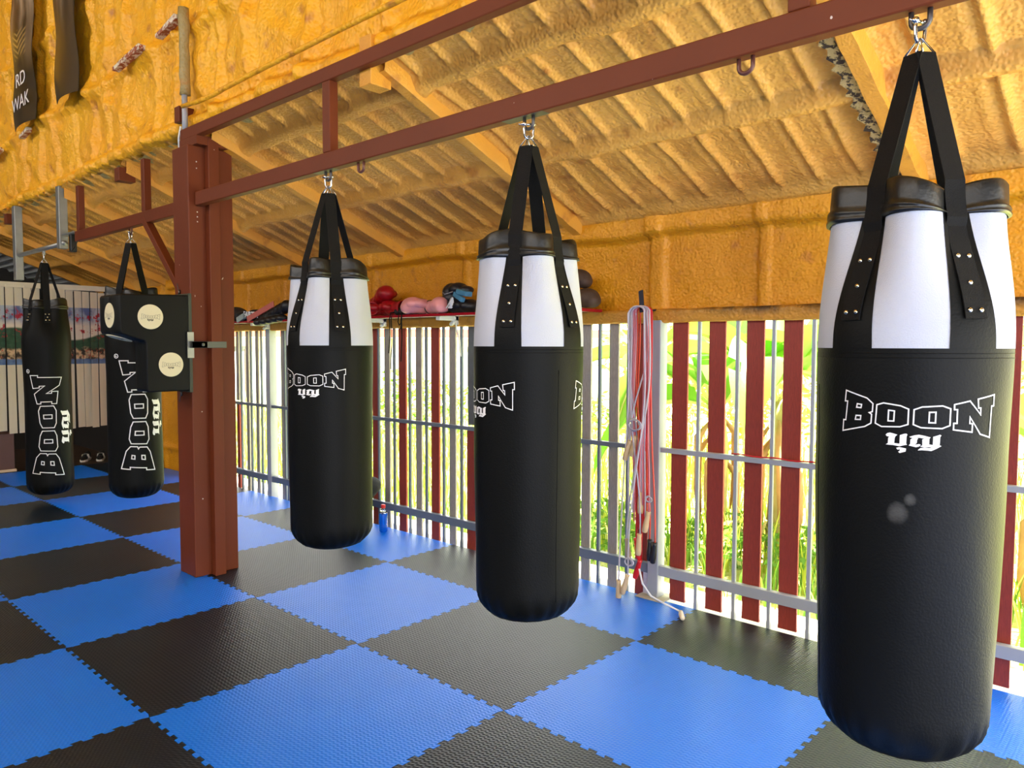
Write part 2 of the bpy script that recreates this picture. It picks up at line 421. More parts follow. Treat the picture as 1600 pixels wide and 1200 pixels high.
def mat_tile(i, j):
    x0, x1, y0, y1 = XB(i), XB(i+1), YB[j], YB[j+1]
    e1 = edge((x0,y0),(x1,y0)); e2 = edge((x1,y0),(x1,y1)); e3 = edge((x0,y1),(x1,y1), j != 1); e4 = edge((x0,y0),(x0,y1))
    e3 = e3 + [Vector((x1,y1,0))]; e4 = e4 + [Vector((x0,y1,0))]
    poly = e1 + e2 + list(reversed(e3))[:-1] + list(reversed(e4))[:-1]
    cx, cy = (x0+x1)/2, (y0+y1)/2; out = []
    for q in poly:
        out.append((cx+(q.x-cx)*.9982, cy+(q.y-cy)*.9975))
    cl = [out[0]]
    for q in out[1:]:
        if (q[0]-cl[-1][0])**2+(q[1]-cl[-1][1])**2 > 1e-8: cl.append(q)
    return M().prism(cl, -.026, 0.0)
rowname = {1:'in the row along the fence', 0:'in the second row from the fence', -1:'in the third row from the fence', -2:'in the nearest row'}
right = {1:2, 0:2, -1:1, -2:0}; left = {1:-7, 0:-7, -1:-7, -2:-3}
ordn = ['rightmost','second from the right','third from the right','fourth from the right','fifth from the right','sixth from the right','seventh from the right','eighth from the right','ninth from the right','tenth from the right']
extra = {(2,1):'behind the nearest punching bag', (1,1):'between the nearest bag and the fence post', (0,1):'under the dangling skipping ropes', (-2,1):'carrying the blue drink bottle', (-2,-1):'in front of the steel column foot'}
for j in (1,0,-1,-2):
    for i in range(right[j], left[j]-1, -1):
        if j == 0 and i < -7: continue
        blue = (i+j) % 2 == 1
        o = mat_tile(i, j).build('foam_mat', BLUE if blue else BLACK)
        lab = '%s jigsaw foam mat, %s %s' % ('blue' if blue else 'black', ordn[right[j]-i], rowname[j])
        props(o, lab, 'floor mat', 'interlocking foam floor mats')

LOGO = {"B":[[-0.1673,0.0554],[-0.1119,0.0392],[-0.0973,0.0261],[-0.0987,0.0064],[-0.106,0.0037],[-0.1002,-0.0001],[-0.1016,-0.0218],[-0.1169,-0.0314],[-0.1776,-0.0471],[-0.1753,-0.0192],[-0.1689,-0.0192],[-0.1633,0.0283],[-0.1704,0.0284]],"b1":[[-0.1365,0.0236],[-0.1253,0.0224],[-0.1268,0.0143],[-0.1382,0.0147]],"b2":[[-0.1397,-0.0056],[-0.1271,-0.0053],[-0.128,-0.015],[-0.1416,-0.0158]],"O1":[[-0.0882,0.0241],[-0.0731,0.0294],[-0.036,0.0243],[-0.0189,0.017],[-0.0195,-0.0195],[-0.0363,-0.026],[-0.0769,-0.0281],[-0.0912,-0.021]],"o1":[[-0.0616,0.0125],[-0.0489,0.0113],[-0.0499,-0.0131],[-0.0623,-0.0133]],"O2":[[-0.0075,0.0162],[0.0092,0.0233],[0.0513,0.0269],[0.0682,0.0205],[0.0682,-0.0189],[0.0517,-0.0264],[0.0076,-0.0257],[-0.0083,-0.0191]],"o2":[[0.0242,0.0112],[0.0375,0.0118],[0.0374,-0.0135],[0.024,-0.0132]],"N":[[0.0762,0.0304],[0.1108,0.0389],[0.139,0.0064],[0.1382,0.0222],[0.1326,0.0223],[0.1305,0.0433],[0.1753,0.053],[0.1754,0.0266],[0.1689,0.0267],[0.1683,-0.0475],[0.1405,-0.0392],[0.1125,0.0015],[0.1128,-0.0136],[0.1193,-0.0144],[0.1193,-0.0341],[0.0762,-0.0287],[0.0762,-0.0136],[0.0834,-0.0135],[0.083,0.0187],[0.0765,0.0186]],"t1":[[-0.0671,-0.0472],[-0.063,-0.0426],[-0.0572,-0.0412],[-0.05,-0.0428],[-0.041,-0.0453],[-0.0451,-0.0493],[-0.0469,-0.0542],[-0.0475,-0.0659],[-0.0362,-0.0666],[-0.0359,-0.046],[-0.0271,-0.0423],[-0.0225,-0.0415],[-0.0197,-0.0435],[-0.0214,-0.0483],[-0.0219,-0.0651],[-0.0202,-0.0682],[-0.0264,-0.0696],[-0.0357,-0.0729],[-0.0441,-0.0719],[-0.0507,-0.0709],[-0.0592,-0.071],[-0.0665,-0.0706],[-0.0617,-0.067],[-0.0611,-0.0542],[-0.0588,-0.0514],[-0.0641,-0.0507]],"t2":[[-0.043,-0.0772],[-0.0365,-0.0746],[-0.0216,-0.0772],[-0.0228,-0.0846],[-0.0352,-0.089],[-0.0386,-0.0863],[-0.0349,-0.0829],[-0.0354,-0.0803],[-0.0401,-0.0812]],"t3":[[-0.0157,-0.0485],[-0.0059,-0.0448],[0.0042,-0.0426],[0.0162,-0.0449],[0.0288,-0.0481],[0.0261,-0.0513],[0.026,-0.0648],[0.0336,-0.0656],[0.0339,-0.0464],[0.0432,-0.043],[0.0479,-0.0408],[0.051,-0.0428],[0.0486,-0.0465],[0.0481,-0.0662],[0.052,-0.0677],[0.0403,-0.0752],[0.0312,-0.0802],[0.0228,-0.0795],[0.0116,-0.079],[0.0024,-0.08],[0.0077,-0.0745],[0.0169,-0.0725],[0.0254,-0.0732],[0.0338,-0.0731],[0.0261,-0.071],[0.0151,-0.072],[0.0072,-0.0708],[0.0118,-0.0675],[0.0114,-0.0539],[0.0155,-0.0517],[0.0071,-0.05],[0.0002,-0.0503],[0.003,-0.0522],[0.0008,-0.0544],[0.0001,-0.0628],[-0.0039,-0.0667],[0.0016,-0.0659],[0.0048,-0.0647],[0.0089,-0.0666],[0.0049,-0.0709],[-0.0014,-0.0728],[-0.0089,-0.0712],[-0.0167,-0.0695],[-0.0136,-0.0657],[-0.0134,-0.0552],[-0.0089,-0.0513],[-0.014,-0.0502]]}

# ================================================================== PUNCHING BAGS
def sstep(t): t = max(0.0, min(1.0, t)); return t*t*(3-2*t)
class Bag:
    def __init__(s, x, y, R, zb, straps, seed, ztop=1.485, zcol=1.805, white=True, taper=.05):
        s.x, s.y, s.R, s.zb, s.ztop, s.zcol, s.white = x, y, R, zb, ztop, zcol, white
        s.phi = math.atan2(CAM.y-y, CAM.x-x); s.st = [s.phi + math.radians(a) for a in straps]; s.seed = seed; s.taper = taper
    def rad(s, th, z):
        R = s.R
        if z < 1.2: R *= 1 - s.taper*sstep((1.2-z)/.75)
        else: R *= 1 + .022*sstep((z-1.2)/.28)
        R *= 1 + .010*math.sin(2*th+z*4+s.seed) + .006*math.sin(3*th-z*7+s.seed*2)
        t = sstep((z-s.ztop-.02)/.38)
        if t > 0:
            g = 0
            for a in s.st:
                d = (th-a+PI) % (2*PI)-PI; g = max(g, math.exp(-(abs(d)/math.radians(21))**2.4))
            R *= (1-.12*t)*(1-.36*t*g) + .0
            R *= 1 + .012*t*math.sin(9*th+s.seed+z*11)
        rc = .115
        if z < s.zb+rc:
            q = max(0.0, (z-s.zb)/rc); R = R - rc + rc*math.sqrt(max(0, 1-(1-q)**2))
            R *= 1 + .020*math.sin(21*th+s.seed+2*math.sin(3*th))*math.sin(PI*min(1, q))
        return R
    def pt(s, th, z, off=0.0):
        r = s.rad(th, z)+off; return (s.x+r*math.cos(th), s.y+r*math.sin(th), z)
VINYLB = None
def stroke(m, poly, wd, fn, seg=.012):
    n = len(poly); P = [Vector((a, b)) for a, b in poly]; inn = []; out = []
    for i in range(n):
        a, b, c = P[i-1], P[i], P[(i+1) % n]
        d1 = (b-a).normalized(); d2 = (c-b).normalized(); n1 = Vector((-d1.y, d1.x)); n2 = Vector((-d2.y, d2.x))
        mm = n1+n2
        if mm.length < .2: mm = n1
        mm.normalize(); k = min(2.2, 1/max(.3, mm.dot(n1)))
        inn.append(b+mm*wd/2*k); out.append(b-mm*wd/2*k)
    for i in range(n):
        j = (i+1) % n; L = (P[j]-P[i]).length; q = max(1, int(L/seg))
        vs_ = []
        for k in range(q+1):
            t = k/q; vs_.append(fn(*(inn[i].lerp(inn[j], t)))); vs_.append(fn(*(out[i].lerp(out[j], t))))
        m.add(vs_, [(2*k, 2*k+1, 2*k+3, 2*k+2) for k in range(q)])
def fillpoly(m, poly, fn, cuts=2):
    bm = bmesh.new(); vs_ = [bm.verts.new((a, b, 0)) for a, b in poly]; bm.faces.new(vs_)
    bmesh.ops.triangulate(bm, faces=bm.faces); bmesh.ops.subdivide_edges(bm, edges=bm.edges, cuts=cuts, use_grid_fill=True)
    bm.verts.index_update(); m.add([fn(v.co.x, v.co.y) for v in bm.verts], [[v.index for v in f.verts] for f in bm.faces]); bm.free()
def logo(name, parent, m_out, m_fill, fn, k=1.0, wd=.0030, reg=False, cuts=2):
    m = M()
    for key in ('B','b1','b2','O1','o1','O2','o2','N'):
        stroke(m, [(a*k, b*k) for a, b in LOGO[key]], wd, fn, .012)
    if reg:
        stroke(m, [(.19*k+.014*k*.45*math.cos(t*PI/6), .062*k+.014*k*.45*math.sin(t*PI/6)) for t in range(12)], wd*.7, fn)
        stroke(m, [(.1885*k, .060*k), (.1885*k, .0655*k), (.192*k, .064*k)], wd*.5, fn)
    o = m.build(name, m_out, parent)
    m = M()
    for key in ('t1','t2','t3'): fillpoly(m, [(a*k, b*k) for a, b in LOGO[key]], fn, cuts)
    o2 = m.build(name+'_script', m_fill, parent); return o, o2

def vinyl_near():
    t = NT('black_vinyl_with_chalk_smudge'); b = t.b; b.inputs['Roughness'].default_value = .5; b.inputs['Specular IOR Level'].default_value = .14
    sp = t.n('ShaderNodeSeparateXYZ'); t.l(t.coord(), sp.inputs[0])
    def blob(x, z, rx, rz):
        dx = t.math('DIVIDE', t.math('SUBTRACT', sp.outputs[0], x), rx); dz = t.math('DIVIDE', t.math('SUBTRACT', sp.outputs[2], z), rz)
        return t.ramp(t.math('ADD', t.math('ADD', t.math('MULTIPLY', dx, dx), t.math('MULTIPLY', dz, dz)), t.math('MULTIPLY', t.noise(30, 3), 1.2)), 1.6, .5)
    a = t.math('ADD', t.math('MULTIPLY', blob(2.51, 1.085, .026, .030), .13), t.math('MULTIPLY', blob(2.535, 1.120, .014, .018), .13))
    front = t.ramp(sp.outputs[1], -.12, -.16)
    c = lin(14, 15, 14)
    t.l(t.mix(t.math('MULTIPLY', a, front), c, lin(190, 190, 185)), b.inputs['Base Color'])
    t.bump(t.noise(170, 2), .2, .004); t.bump(t.noise(7, 2), .12, .02)
    return t.m

def make_bag(bag, label, logos, big=False, vin=None, group=None, rope=None):
    vin = vin or VINYL
    root = empty('punching_bag', (bag.x, bag.y, bag.zb), label, 'punching bag', group or ('heavy bags hanging from the beam' if bag.white else 'long black bags'))
    NT_ = 112
    zs = [bag.zb+.0, bag.zb+.003, bag.zb+.010, bag.zb+.022, bag.zb+.04, bag.zb+.06, bag.zb+.085, bag.zb+.115]
    ztop = bag.ztop if bag.white else bag.zcol
    z = bag.zb+.115
    while z < ztop-.03: z += .028; zs.append(z)
    zs[-1] = ztop
    m = M()
    def f(i, j):
        th = 2*PI*i/NT_
        if j == 0: return (bag.x, bag.y, bag.zb-.006)
        if j == 1: r = bag.rad(th, bag.zb)*.5; return (bag.x+r*math.cos(th), bag.y+r*math.sin(th), bag.zb-.005)
        return bag.pt(th, zs[j-2])
    m.grid(NT_, len(zs)+2, f, wrap=True); m.build('body', vin, root, smooth=True)
    # bottom seam
    m = M(); m.tube([bag.pt(2*PI*i/48, bag.zb+.018, .0005) for i in range(48)], .0016, 5, closed=True); m.build('bottom_seam', WEB, root, smooth=True)
    if bag.white:
        m = M()
        for zz in (bag.ztop-.016, bag.ztop-.027): m.tube([bag.pt(2*PI*i/96, zz, .0003) for i in range(96)], .0011, 4, closed=True)
        m.tube([bag.pt(bag.phi+math.radians(32 if bag.seed == 2 else -70), bag.zb+.1+i*.05, .0002) for i in range(int((bag.ztop-bag.zb-.12)/.05))], .0011, 4)
        m.build('stitching', VINYL, root, smooth=True)
        hw = lambda z: math.radians(14.0 - 1.8*(z-bag.ztop)/.32)
        nz = 16; zz = [bag.ztop-.004 + (bag.zcol-bag.ztop+.012)*k/(nz-1) for k in range(nz)]
        n = len(bag.st); st = sorted(a % (2*PI) for a in bag.st)
        for k in range(n):
            a = st[k]; b = st[(k+1) % n] + (2*PI if k == n-1 else 0)
            m = M(); m.grid(11, nz, lambda i, j: bag.pt(a-hw(zz[j])-.01+(2*hw(zz[j])+.02)*i/10, zz[j], .0025)); m.build('strap_panel', vin, root, smooth=True)
            m = M(); m.grid(27, nz, lambda i, j: bag.pt(a+hw(zz[j]) + (b-a-2*hw(zz[j]))*i/26, zz[j], .0005)); m.build('canvas_panel', CANVAS, root, smooth=True)
    # folded collar
    prof = [(.004,0),(.012,.003),(.013,.008),(.008,.012),(.012,.016),(.012,.021),(.006,.025),(.0065,.034),(.006,.055),(.005,.078),(.002,.083),(-.004,.080),(-.007,.045),(-.010,.0)]
    m = M()
    def cf(i, j):
        th = 2*PI*i/128; o_, dz = prof[j]; lift = .016*math.sin(2*(th-bag.phi)+bag.seed*1.2)+.008*math.sin(5*th+bag.seed)
        zz_ = bag.zcol + dz + lift*min(1, dz/.03)
        r = bag.rad(th, min(bag.zcol+dz, 1.90))+o_; return (bag.x+r*math.cos(th), bag.y+r*math.sin(th), zz_)
    m.grid(128, len(prof), cf, wrap=True); m.build('collar', COLLAR, root, smooth=True)
    m = M(); m.add([(bag.x, bag.y, bag.zcol+.03)] + [bag.pt(2*PI*i/64, bag.zcol+.01, -.008) for i in range(64)], [(0, 1+i, 1+(i+1) % 64) for i in range(64)]); m.build('stuffing_cover', WEB, root, smooth=True)
    # webbing straps with rivets
    for a in bag.st:
        cs, sn = math.cos(a), math.sin(a); path = []
        zl = 1.55 if bag.white else 1.68
        for k in range(16):
            z = zl + (1.885-zl)*k/15; off = .007 if z < bag.zcol-.02 else .018
            path.append((bag.rad(a, min(z, bag.zcol+.06))+off, z))
        r0, z0 = path[-1]
        for k in range(1, 9): t = k/8; path.append((r0+(.024-r0)*t, z0+(2.232-z0)*t))
        W = .0265; m = M(); vs_ = []; tn = Vector((-sn, cs, 0))
        for r, z in path:
            c = Vector((bag.x+r*cs, bag.y+r*sn, z))
            for sgn, dr in ((-1,-.0015),(1,-.0015),(1,.0015),(-1,.0015)): vs_.append(c+tn*W*sgn+Vector((cs, sn, .2))*dr)
        L = len(path); fs_ = [(0,1,2,3), tuple(4*(L-1)+q for q in (3,2,1,0))]
        for i in range(L-1):
            for q in range(4): fs_.append((4*i+q, 4*i+(q+1) % 4, 4*i+4+(q+1) % 4, 4*i+4+q))
        m.add(vs_, fs_); sobj = m.build('strap', WEB, root)
        zr = zl+.02
        for dz, dt in ((0,-.014),(0,.014),(.065,0),(.13,-.014),(.13,.014)) if bag.white else ((0,-.014),(0,.014),(.03,0),(.06,-.014),(.06,.014)):
            z = zr+dz*(1.0 if bag.white else .9); r = bag.rad(a, z)+.0095; c = Vector((bag.x+r*cs, bag.y+r*sn, z))+tn*dt
            rt = Matrix.Rotation(a, 3, 'Z') @ Matrix.Rotation(PI/2, 3, 'Y')
            mm = M(); mm.lathe([(.0005,.003),(.003,.0028),(.0056,.0012),(.0062,-.001)], c, 12, rt)
            rv = mm.build('rivet', RIVET, sobj, smooth=True)
        m = M(); c = Vector((bag.x+.024*cs, bag.y+.024*sn, 2.230))
        m.tube([c-tn*.027, c+tn*.027, Vector((bag.x+cs*.004+tn.x*.004, bag.y+sn*.004+tn.y*.004, 2.272)), Vector((bag.x+cs*.004-tn.x*.004, bag.y+sn*.004-tn.y*.004, 2.272)), c-tn*.027], .0022, 6)
        m.build('wire_ring', CHROME, root, smooth=True)
    # bow shackle
    m = M(); rt = Matrix.Rotation(bag.phi*.5+.3+bag.seed*.5, 3, 'Z'); C0 = Vector((bag.x, bag.y, 0))
    arc = [Vector((.017, 0, 2.318)), Vector((.018, 0, 2.300)), Vector((.016, 0, 2.283))] + [Vector((.016*math.cos(t), 0, 2.279-.016*math.sin(t))) for t in np.linspace(.3, PI-.3, 7)] + [Vector((-.016, 0, 2.283)), Vector((-.018, 0, 2.300)), Vector((-.017, 0, 2.318))]
    m.tube([rt @ q + C0 for q in arc], .0052, 10); m.tube([rt @ Vector((q, 0, 2.316)) + C0 for q in (-.030, .027)], .0045, 10)
    m.ball(rt @ Vector((.017,0,2.317)) + C0, .0095); m.ball(rt @ Vector((-.017,0,2.317)) + C0, .0095)
    m.tube([rt @ Vector((q, 0, 2.316)) + C0 for q in (-.040, -.028)], .002, 6)
    m.build('shackle', CHROME, root, smooth=True)
    for a0, zc, kk, mode in logos:
        th0 = bag.phi + math.radians(a0)
        if mode == 'flat': fn = lambda s_, t_: bag.pt(th0+s_/bag.R, zc+t_, .0012)
        else: fn = lambda s_, t_: bag.pt(th0-t_/bag.R, zc+s_, .0012)
        logo('brand_print', root, PRINT, PRINT, fn, kk, .0032 if kk == 1 else .0072, reg=(kk > 1), cuts=2 if kk == 1 else 4)
    return root
G1 = 'black and white heavy bags on the long beam'
b3 = Bag(2.472, -.015, .2215, .435, (-36, 35, 146, -147), 3, taper=.075)
make_bag(b3, 'nearest heavy bag at the right with a faint chalk smudge on its front', [(6.4-1.5, 1.320, 1, 'flat'), (184, 1.32, 1, 'flat')], vin=vinyl_near(), group=G1)
b2 = Bag(1.138, -.015, .204, .445, (-21, 52, 160, -125), 2, taper=.02)
make_bag(b2, 'black and white heavy bag in the middle with half its lettering turned away', [(-63, 1.30, 1, 'flat'), (104, 1.30, 1, 'flat')], group=G1)
b1 = Bag(-.185, -.015, .205, .472, (-57, 13, 121, -167), 1, taper=.0)
make_bag(b1, 'black and white heavy bag just right of the red-brown column', [(-29, 1.315, 1, 'flat'), (151, 1.315, 1, 'flat')], group=G1)
b4 = Bag(-2.850, .045, .186, .335, (-42, 42, 138, -138), 4, white=False, taper=.0)
make_bag(b4, 'long all-black bag partly hidden behind the wall pad', [(8, .96, 2.30, 'vert')])
b5 = Bag(-4.900, .045, .193, .075, (5, -66, 112, -174), 5, white=False, taper=.0)
make_bag(b5, 'long all-black bag at the far left hanging from the grey pipe', [(-3, .735, 2.62, 'vert')])


# ================================================================== STEEL COLUMN, BEAMS, WALL PAD
col = empty('steel_column', (-1.72, .07, 0), 'red-brown painted steel column carrying the wall pad', 'column')
M().box(-1.835, -1.615, -.075, .215, 0, 2.72).build('box_section', RED_STEEL, col, bevel=.006)
M().box(-1.615, -1.555, .03, .10, 0, 2.77).build('side_tube', RED_STEEL, col, bevel=.004)
M().box(-1.80, -1.56, -.04, .16, 2.72, 2.775).build('head_plate', RED_STEEL, col)
m = M(); 
for z in (.5, 2.25, 2.28, 2.31, 2.62, 2.58): m.ball((-1.613, -.02, z), (.002, .004, .004))
m.build('paint_chips', mat('bare_primer', (215, 205, 195), .6), col)
beam = empty('bag_beam', (1.0, -.015, 2.345), 'lower red-brown steel beam with welded rings the three near bags hang from', 'beam')
M().box(-1.60, 4.2, -.04, .01, 2.345, 2.43).build('box_section', RED_STEEL, beam, bevel=.005)
def ring(x, y, m_, par, z=2.345, d=.05):
    m = M(); m.tube([(x-.022, y, z+.003), (x-.022, y, z-.022)] + [(x-.022*math.cos(t), y, z-.026-.020*math.sin(t)) for t in np.linspace(.2, PI-.2, 8)] + [(x+.022, y, z-.022), (x+.022, y, z+.003)], .0068, 10)
    return m.build('welded_ring', m_, par, smooth=True)
for x in (2.472, 1.138, -.185): ring(x, -.015, DARKSTEEL, beam)
for x in (2.0, .085): ring(x, -.015, RUSTLINK, beam)
for x, w_ in ((1.138, .12), (-.185, .10)):
    M().box(x-w_, x+w_*.7, -.038, .008, 2.3445, 2.3455).build('bare_patch', DARKSTEEL, beam)
top = empty('upper_beam', (1.0, -.015, 2.77), 'upper red-brown steel beam running along the foamed wall', 'beam')
M().box(-1.79, 4.2, -.04, .01, 2.772, 2.842).build('box_section', RED_STEEL, top, bevel=.005)
for x in (-.165, 2.165):
    a = M().box(x-.032, x+.032, -.04, .01, 2.43, 2.772).build('hanger_post', RED_STEEL, None, bevel=.004)
    props(a, 'short vertical steel tube between the beams, %s' % ('just left of the nearest heavy bag' if x > 1 else 'above the bag beside the column'), 'post', 'short uprights between the beams')
fb = empty('rear_bag_beam', (-3, .045, 2.345), 'red-brown beam left of the column with a diagonal brace', 'beam')
M().box(-3.98, -1.835, .02, .07, 2.345, 2.43).build('box_section', RED_STEEL, fb, bevel=.004)
for x in (-2.55, -3.90): M().box(x-.028, x+.028, .02, .07, 2.43, 2.80).build('upright', RED_STEEL, fb, bevel=.004)
M().bar((-2.56, .045, 2.37), (-1.84, .045, 1.70), .05, .055, up=(0,1,0)).build('diagonal_brace', RED_STEEL, fb, bevel=.004)
ring(-2.850, .045, RUSTLINK, fb)
gf = empty('grey_pipe_frame', (-5.0, .045, 2.3), 'grey galvanised pipe hung between two square posts at far left', 'frame')
m = M(); m.tube([(-5.68, .045, 2.365), (-4.30, .045, 2.365)], .021, 14); m.build('pipe', GALV, gf, smooth=True)
M().box(-4.41, -4.33, .01, .08, 2.32, 2.86).build('post', GALV, gf, bevel=.004)
M().box(-5.76, -5.67, .01, .08, 2.12, 2.85).build('post', GALV, gf, bevel=.004)
ring(-4.900, .045, GALV, gf, z=2.350)
sp_ = empty('wall_lamp', (-4.1, .045, 2.33), 'small black fitting with a loose cable at the beam end', 'electrical fitting')
M().box(-4.13, -4.08, .02, .07, 2.27, 2.42).build('housing', mat('black_plastic', (20,20,20), .4), sp_, bevel=.006)
M().box(-4.28, -4.0, .015, .075, 2.42, 2.435).build('mounting_plate', GALV, sp_)
m = M(); m.tube([(-4.1+.25*t, .0, 2.275-.035*math.sin(PI*t)+.06*t) for t in np.linspace(0, 1, 10)], .004, 6); m.build('cable', mat('black_plastic', (20,20,20), .4), sp_, smooth=True)
# rusty stubs of the rafters
for x in (-2.97, -5.95, .10):
    m = M(); m.box(x-.045, x+.045, -.0, .12, 2.70, 2.80 if x < 0 else 2.93)
    o = m.build('rafter_stub', RED_STEEL if x < 0 else FO_RAFT, None, bevel=.004)
    props(o, {-2.97:'short red-brown rafter end hanging left of the column top', -5.95:'rusty rafter end above the far left grey post', .10:'foam-coated bracket under the upper beam near the middle'}[x], 'bracket', 'rafter ends')
# pipe and cable on the high wall
pp = empty('wall_conduit', (-1.76, -.02, 2.86), 'grey foam-spattered pipe running up the yellow wall above the column', 'pipe')
m = M(); m.tube([(-1.76+.006*math.sin(i*2.1), -.015, 3.06+i*.06) for i in range(10)], [.03+.006*random.random() for _ in range(10)], 10); m.build('thick_pipe', FO_GREY, pp, smooth=True)
m = M(); m.tube([(-1.76, -.02, 2.78), (-1.76, -.02, 3.10)], .018, 10); m.build('thin_pipe', GREY_PAINT, pp, smooth=True)
M().box(-1.87, -1.80, -.04, .06, 2.90, 3.0).build('junction_box', RED_STEEL, pp, bevel=.004)
m = M(); m.tube([(-1.80, -.03, 2.87), (-1.82, -.035, 2.80), (-1.83, -.03, 2.73)], .007, 8); m.build('white_cable', mat('white_plastic', (225,225,220), .5), pp, smooth=True)
m = M(); m.tube([(-1.72, -.05, 2.975), (-1.5, -.055, 2.955), (-1.30, -.05, 2.955), (-1.2, -.045, 2.965), (-.9, -.04, 2.975), (0, -.04, 2.985), (1.5, -.04, 2.985), (4.2, -.04, 2.985)], .014, 8)
o = m.build('foamed_cable', FO_WALL, None, smooth=True); props(o, 'foam-covered cable sagging along the wall above the upper beam', 'cable')
def chip():
    t = NT('chipped_white_steel'); b = t.b; b.inputs['Roughness'].default_value = .6
    t.l(t.mix(t.ramp(t.noise(22, 4, rough=.7), .47, .53), lin(222, 212, 190), lin(150, 74, 36)), b.inputs['Base Color']); return t.m
CHIP = chip()
for x0, x1, z0, z1 in ((-2.92,-2.42,3.50,3.535), (-2.16,-1.84,3.53,3.57), (-6.5,-6.0,3.42,3.45), (-5.28,-5.05,3.44,3.47)):
    m = M(); m.bar((x0, -.005, z0), (x1, -.005, z1), .05, .028); m.bar((x0+.05, .01, z0+.03), (x1-.06, .01, z1+.03), .05, .02)
    o = m.build('exposed_angle', CHIP, None, bevel=.003)
    props(o, 'chipped white steel showing through the foam, %s' % {-2.92:'longer piece right of the banners', -2.16:'piece beside the thick grey pipe', -6.5:'piece at the left picture edge', -5.28:'piece under the lettered banner'}[x0], 'wall rail', 'bare pieces of wall rail')

# wall pad
pad = empty('wall_pad', (-1.76, -.08, 1.19), 'black L-shaped striking pad with cream discs bolted to the column', 'training pad')
m = M()
for xa, xb_, poly in ((-1.918, -1.775, [(-.085,1.50),(-.36,1.507),(-.488,1.545),(-.497,1.56),(-.497,1.765),(-.488,1.778),(-.085,1.79)]), (-1.775, -1.602, [(-.085,1.195),(-.34,1.195),(-.352,1.21),(-.352,1.490),(-.36,1.503),(-.488,1.545),(-.497,1.56),(-.497,1.765),(-.488,1.778),(-.085,1.79)])):
    vs_ = [(x, y, z) for x in (xa, xb_) for y, z in poly]; n = len(poly)
    m.add(vs_, [tuple(range(n)), tuple(reversed(range(n, 2*n)))] + [(i, n+i, n+(i+1) % n, (i+1) % n) for i in range(n)])
m.build('cushion', mat('pad_vinyl', (17, 18, 17), .5, bump=.15, bscale=60, var=.1, spec=.18), pad, bevel=.012, autos=40)
M().box(-1.925, -1.595, -.095, -.0755, 1.185, 1.80).build('back_board', mat('dark_green_board', (62, 68, 54), .6), pad, bevel=.002)
CREAM = mat('cream_disc', (226, 218, 180), .55, var=.04)
INK = mat('grey_ink', (120, 112, 92), .6); INK2 = mat('black_ink', (40, 38, 34), .6)
def disc(c, ax, ay):
    c = Vector(c); ax = Vector(ax); ay = Vector(ay); nz = ax.cross(ay).normalized(); N = 40; R = .074
    vs_ = [c + nz*h + (ax*math.cos(2*PI*k/N)+ay*math.sin(2*PI*k/N))*r for h, r in ((.0005, R), (.003, R), (.004, R-.003)) for k in range(N)]
    fs_ = [(i*N+k, i*N+(k+1) % N, (i+1)*N+(k+1) % N, (i+1)*N+k) for i in range(2) for k in range(N)] + [tuple(2*N+k for k in range(N))]
    m = M(); m.add(vs_, fs_); d = m.build('target_disc', CREAM, pad)
    fn = lambda s_, t_: c + nz*.0048 + ax*s_ + ay*t_
    logo('disc_print', d, INK, INK2, fn, .31, .0014, cuts=1)
disc((-1.602, -.323, 1.648), (0,1,0), (0,0,1)); disc((-1.602, -.207, 1.360), (0,1,0), (0,0,1))
disc((-1.755, -.497, 1.655), (1,0,0), (0,0,1))
dd = Vector((0, -.128, .038)).normalized()
disc(Vector((-1.835, -.418, 1.5225)), (1,0,0), dd)
m = M(); m.box(-1.60, -1.548, -.10, .0, 1.462, 1.502); m.box(-1.565, -1.548, -.1, .125, 1.462, 1.502); m.tube([(-1.552, -.03, 1.482), (-1.540, -.03, 1.482)], .010, 10)
m.build('bracket', mat('grey_green_bracket', (96, 100, 94), .5, .3), pad, bevel=.002)
m = M(); m.box(-1.593, -1.585, -.11, -.07, 1.40, 1.56); m.build('hinge_plate', GALV, pad)
for z, s_ in ((1.80, 1), (1.185, -1)):
    m = M(); m.tube([(-1.75, -.083, z), (-1.75, -.083, z+.03*s_)], .008, 8); m.tube([(-1.755, -.085, z+.02*s_), (-1.765, -.09, z+.07*s_)], .003, 6)
    m.build('mounting_bolt', DARKSTEEL, pad, smooth=True)

# ================================================================== SLATTED FENCE
ft = 'fence'
def post(x0, x1, label, plate=True, m_=GREY_PAINT):
    p_ = empty('fence_post', ((x0+x1)/2, 1.60, 0), label, 'fence post', 'fence posts')
    M().box(x0, x1, 1.575, 1.655, .008 if plate else -.03, 1.63).build('tube', m_, p_, bevel=.005)
    if plate: M().box(x0-.055, x1+.055, 1.535, 1.70, .0, .008).build('base_plate', mat('dirty_plate', (176,168,150), .7, var=.3, vscale=12), p_, bevel=.002)
post(.682, .752, 'pale grey square fence post beside the hanging skipping ropes')
post(-3.655, -3.59, 'thin fence post showing between the column and the first heavy bag', plate=False)
post(2.66, 2.74, 'fence post beyond the right picture edge', plate=False)
def panel(x0, x1, slats, bars, label, rail=GREY_PAINT):
    f_ = empty('slatted_fence', ((x0+x1)/2, 1.62, 0), label, 'fence', 'slatted fences')
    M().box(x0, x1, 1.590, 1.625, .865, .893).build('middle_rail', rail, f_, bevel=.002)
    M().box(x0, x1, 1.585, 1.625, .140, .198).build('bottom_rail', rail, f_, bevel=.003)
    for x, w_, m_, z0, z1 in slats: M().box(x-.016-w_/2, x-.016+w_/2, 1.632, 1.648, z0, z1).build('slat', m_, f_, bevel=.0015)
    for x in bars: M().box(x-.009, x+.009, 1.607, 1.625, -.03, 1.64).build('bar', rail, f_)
    return f_
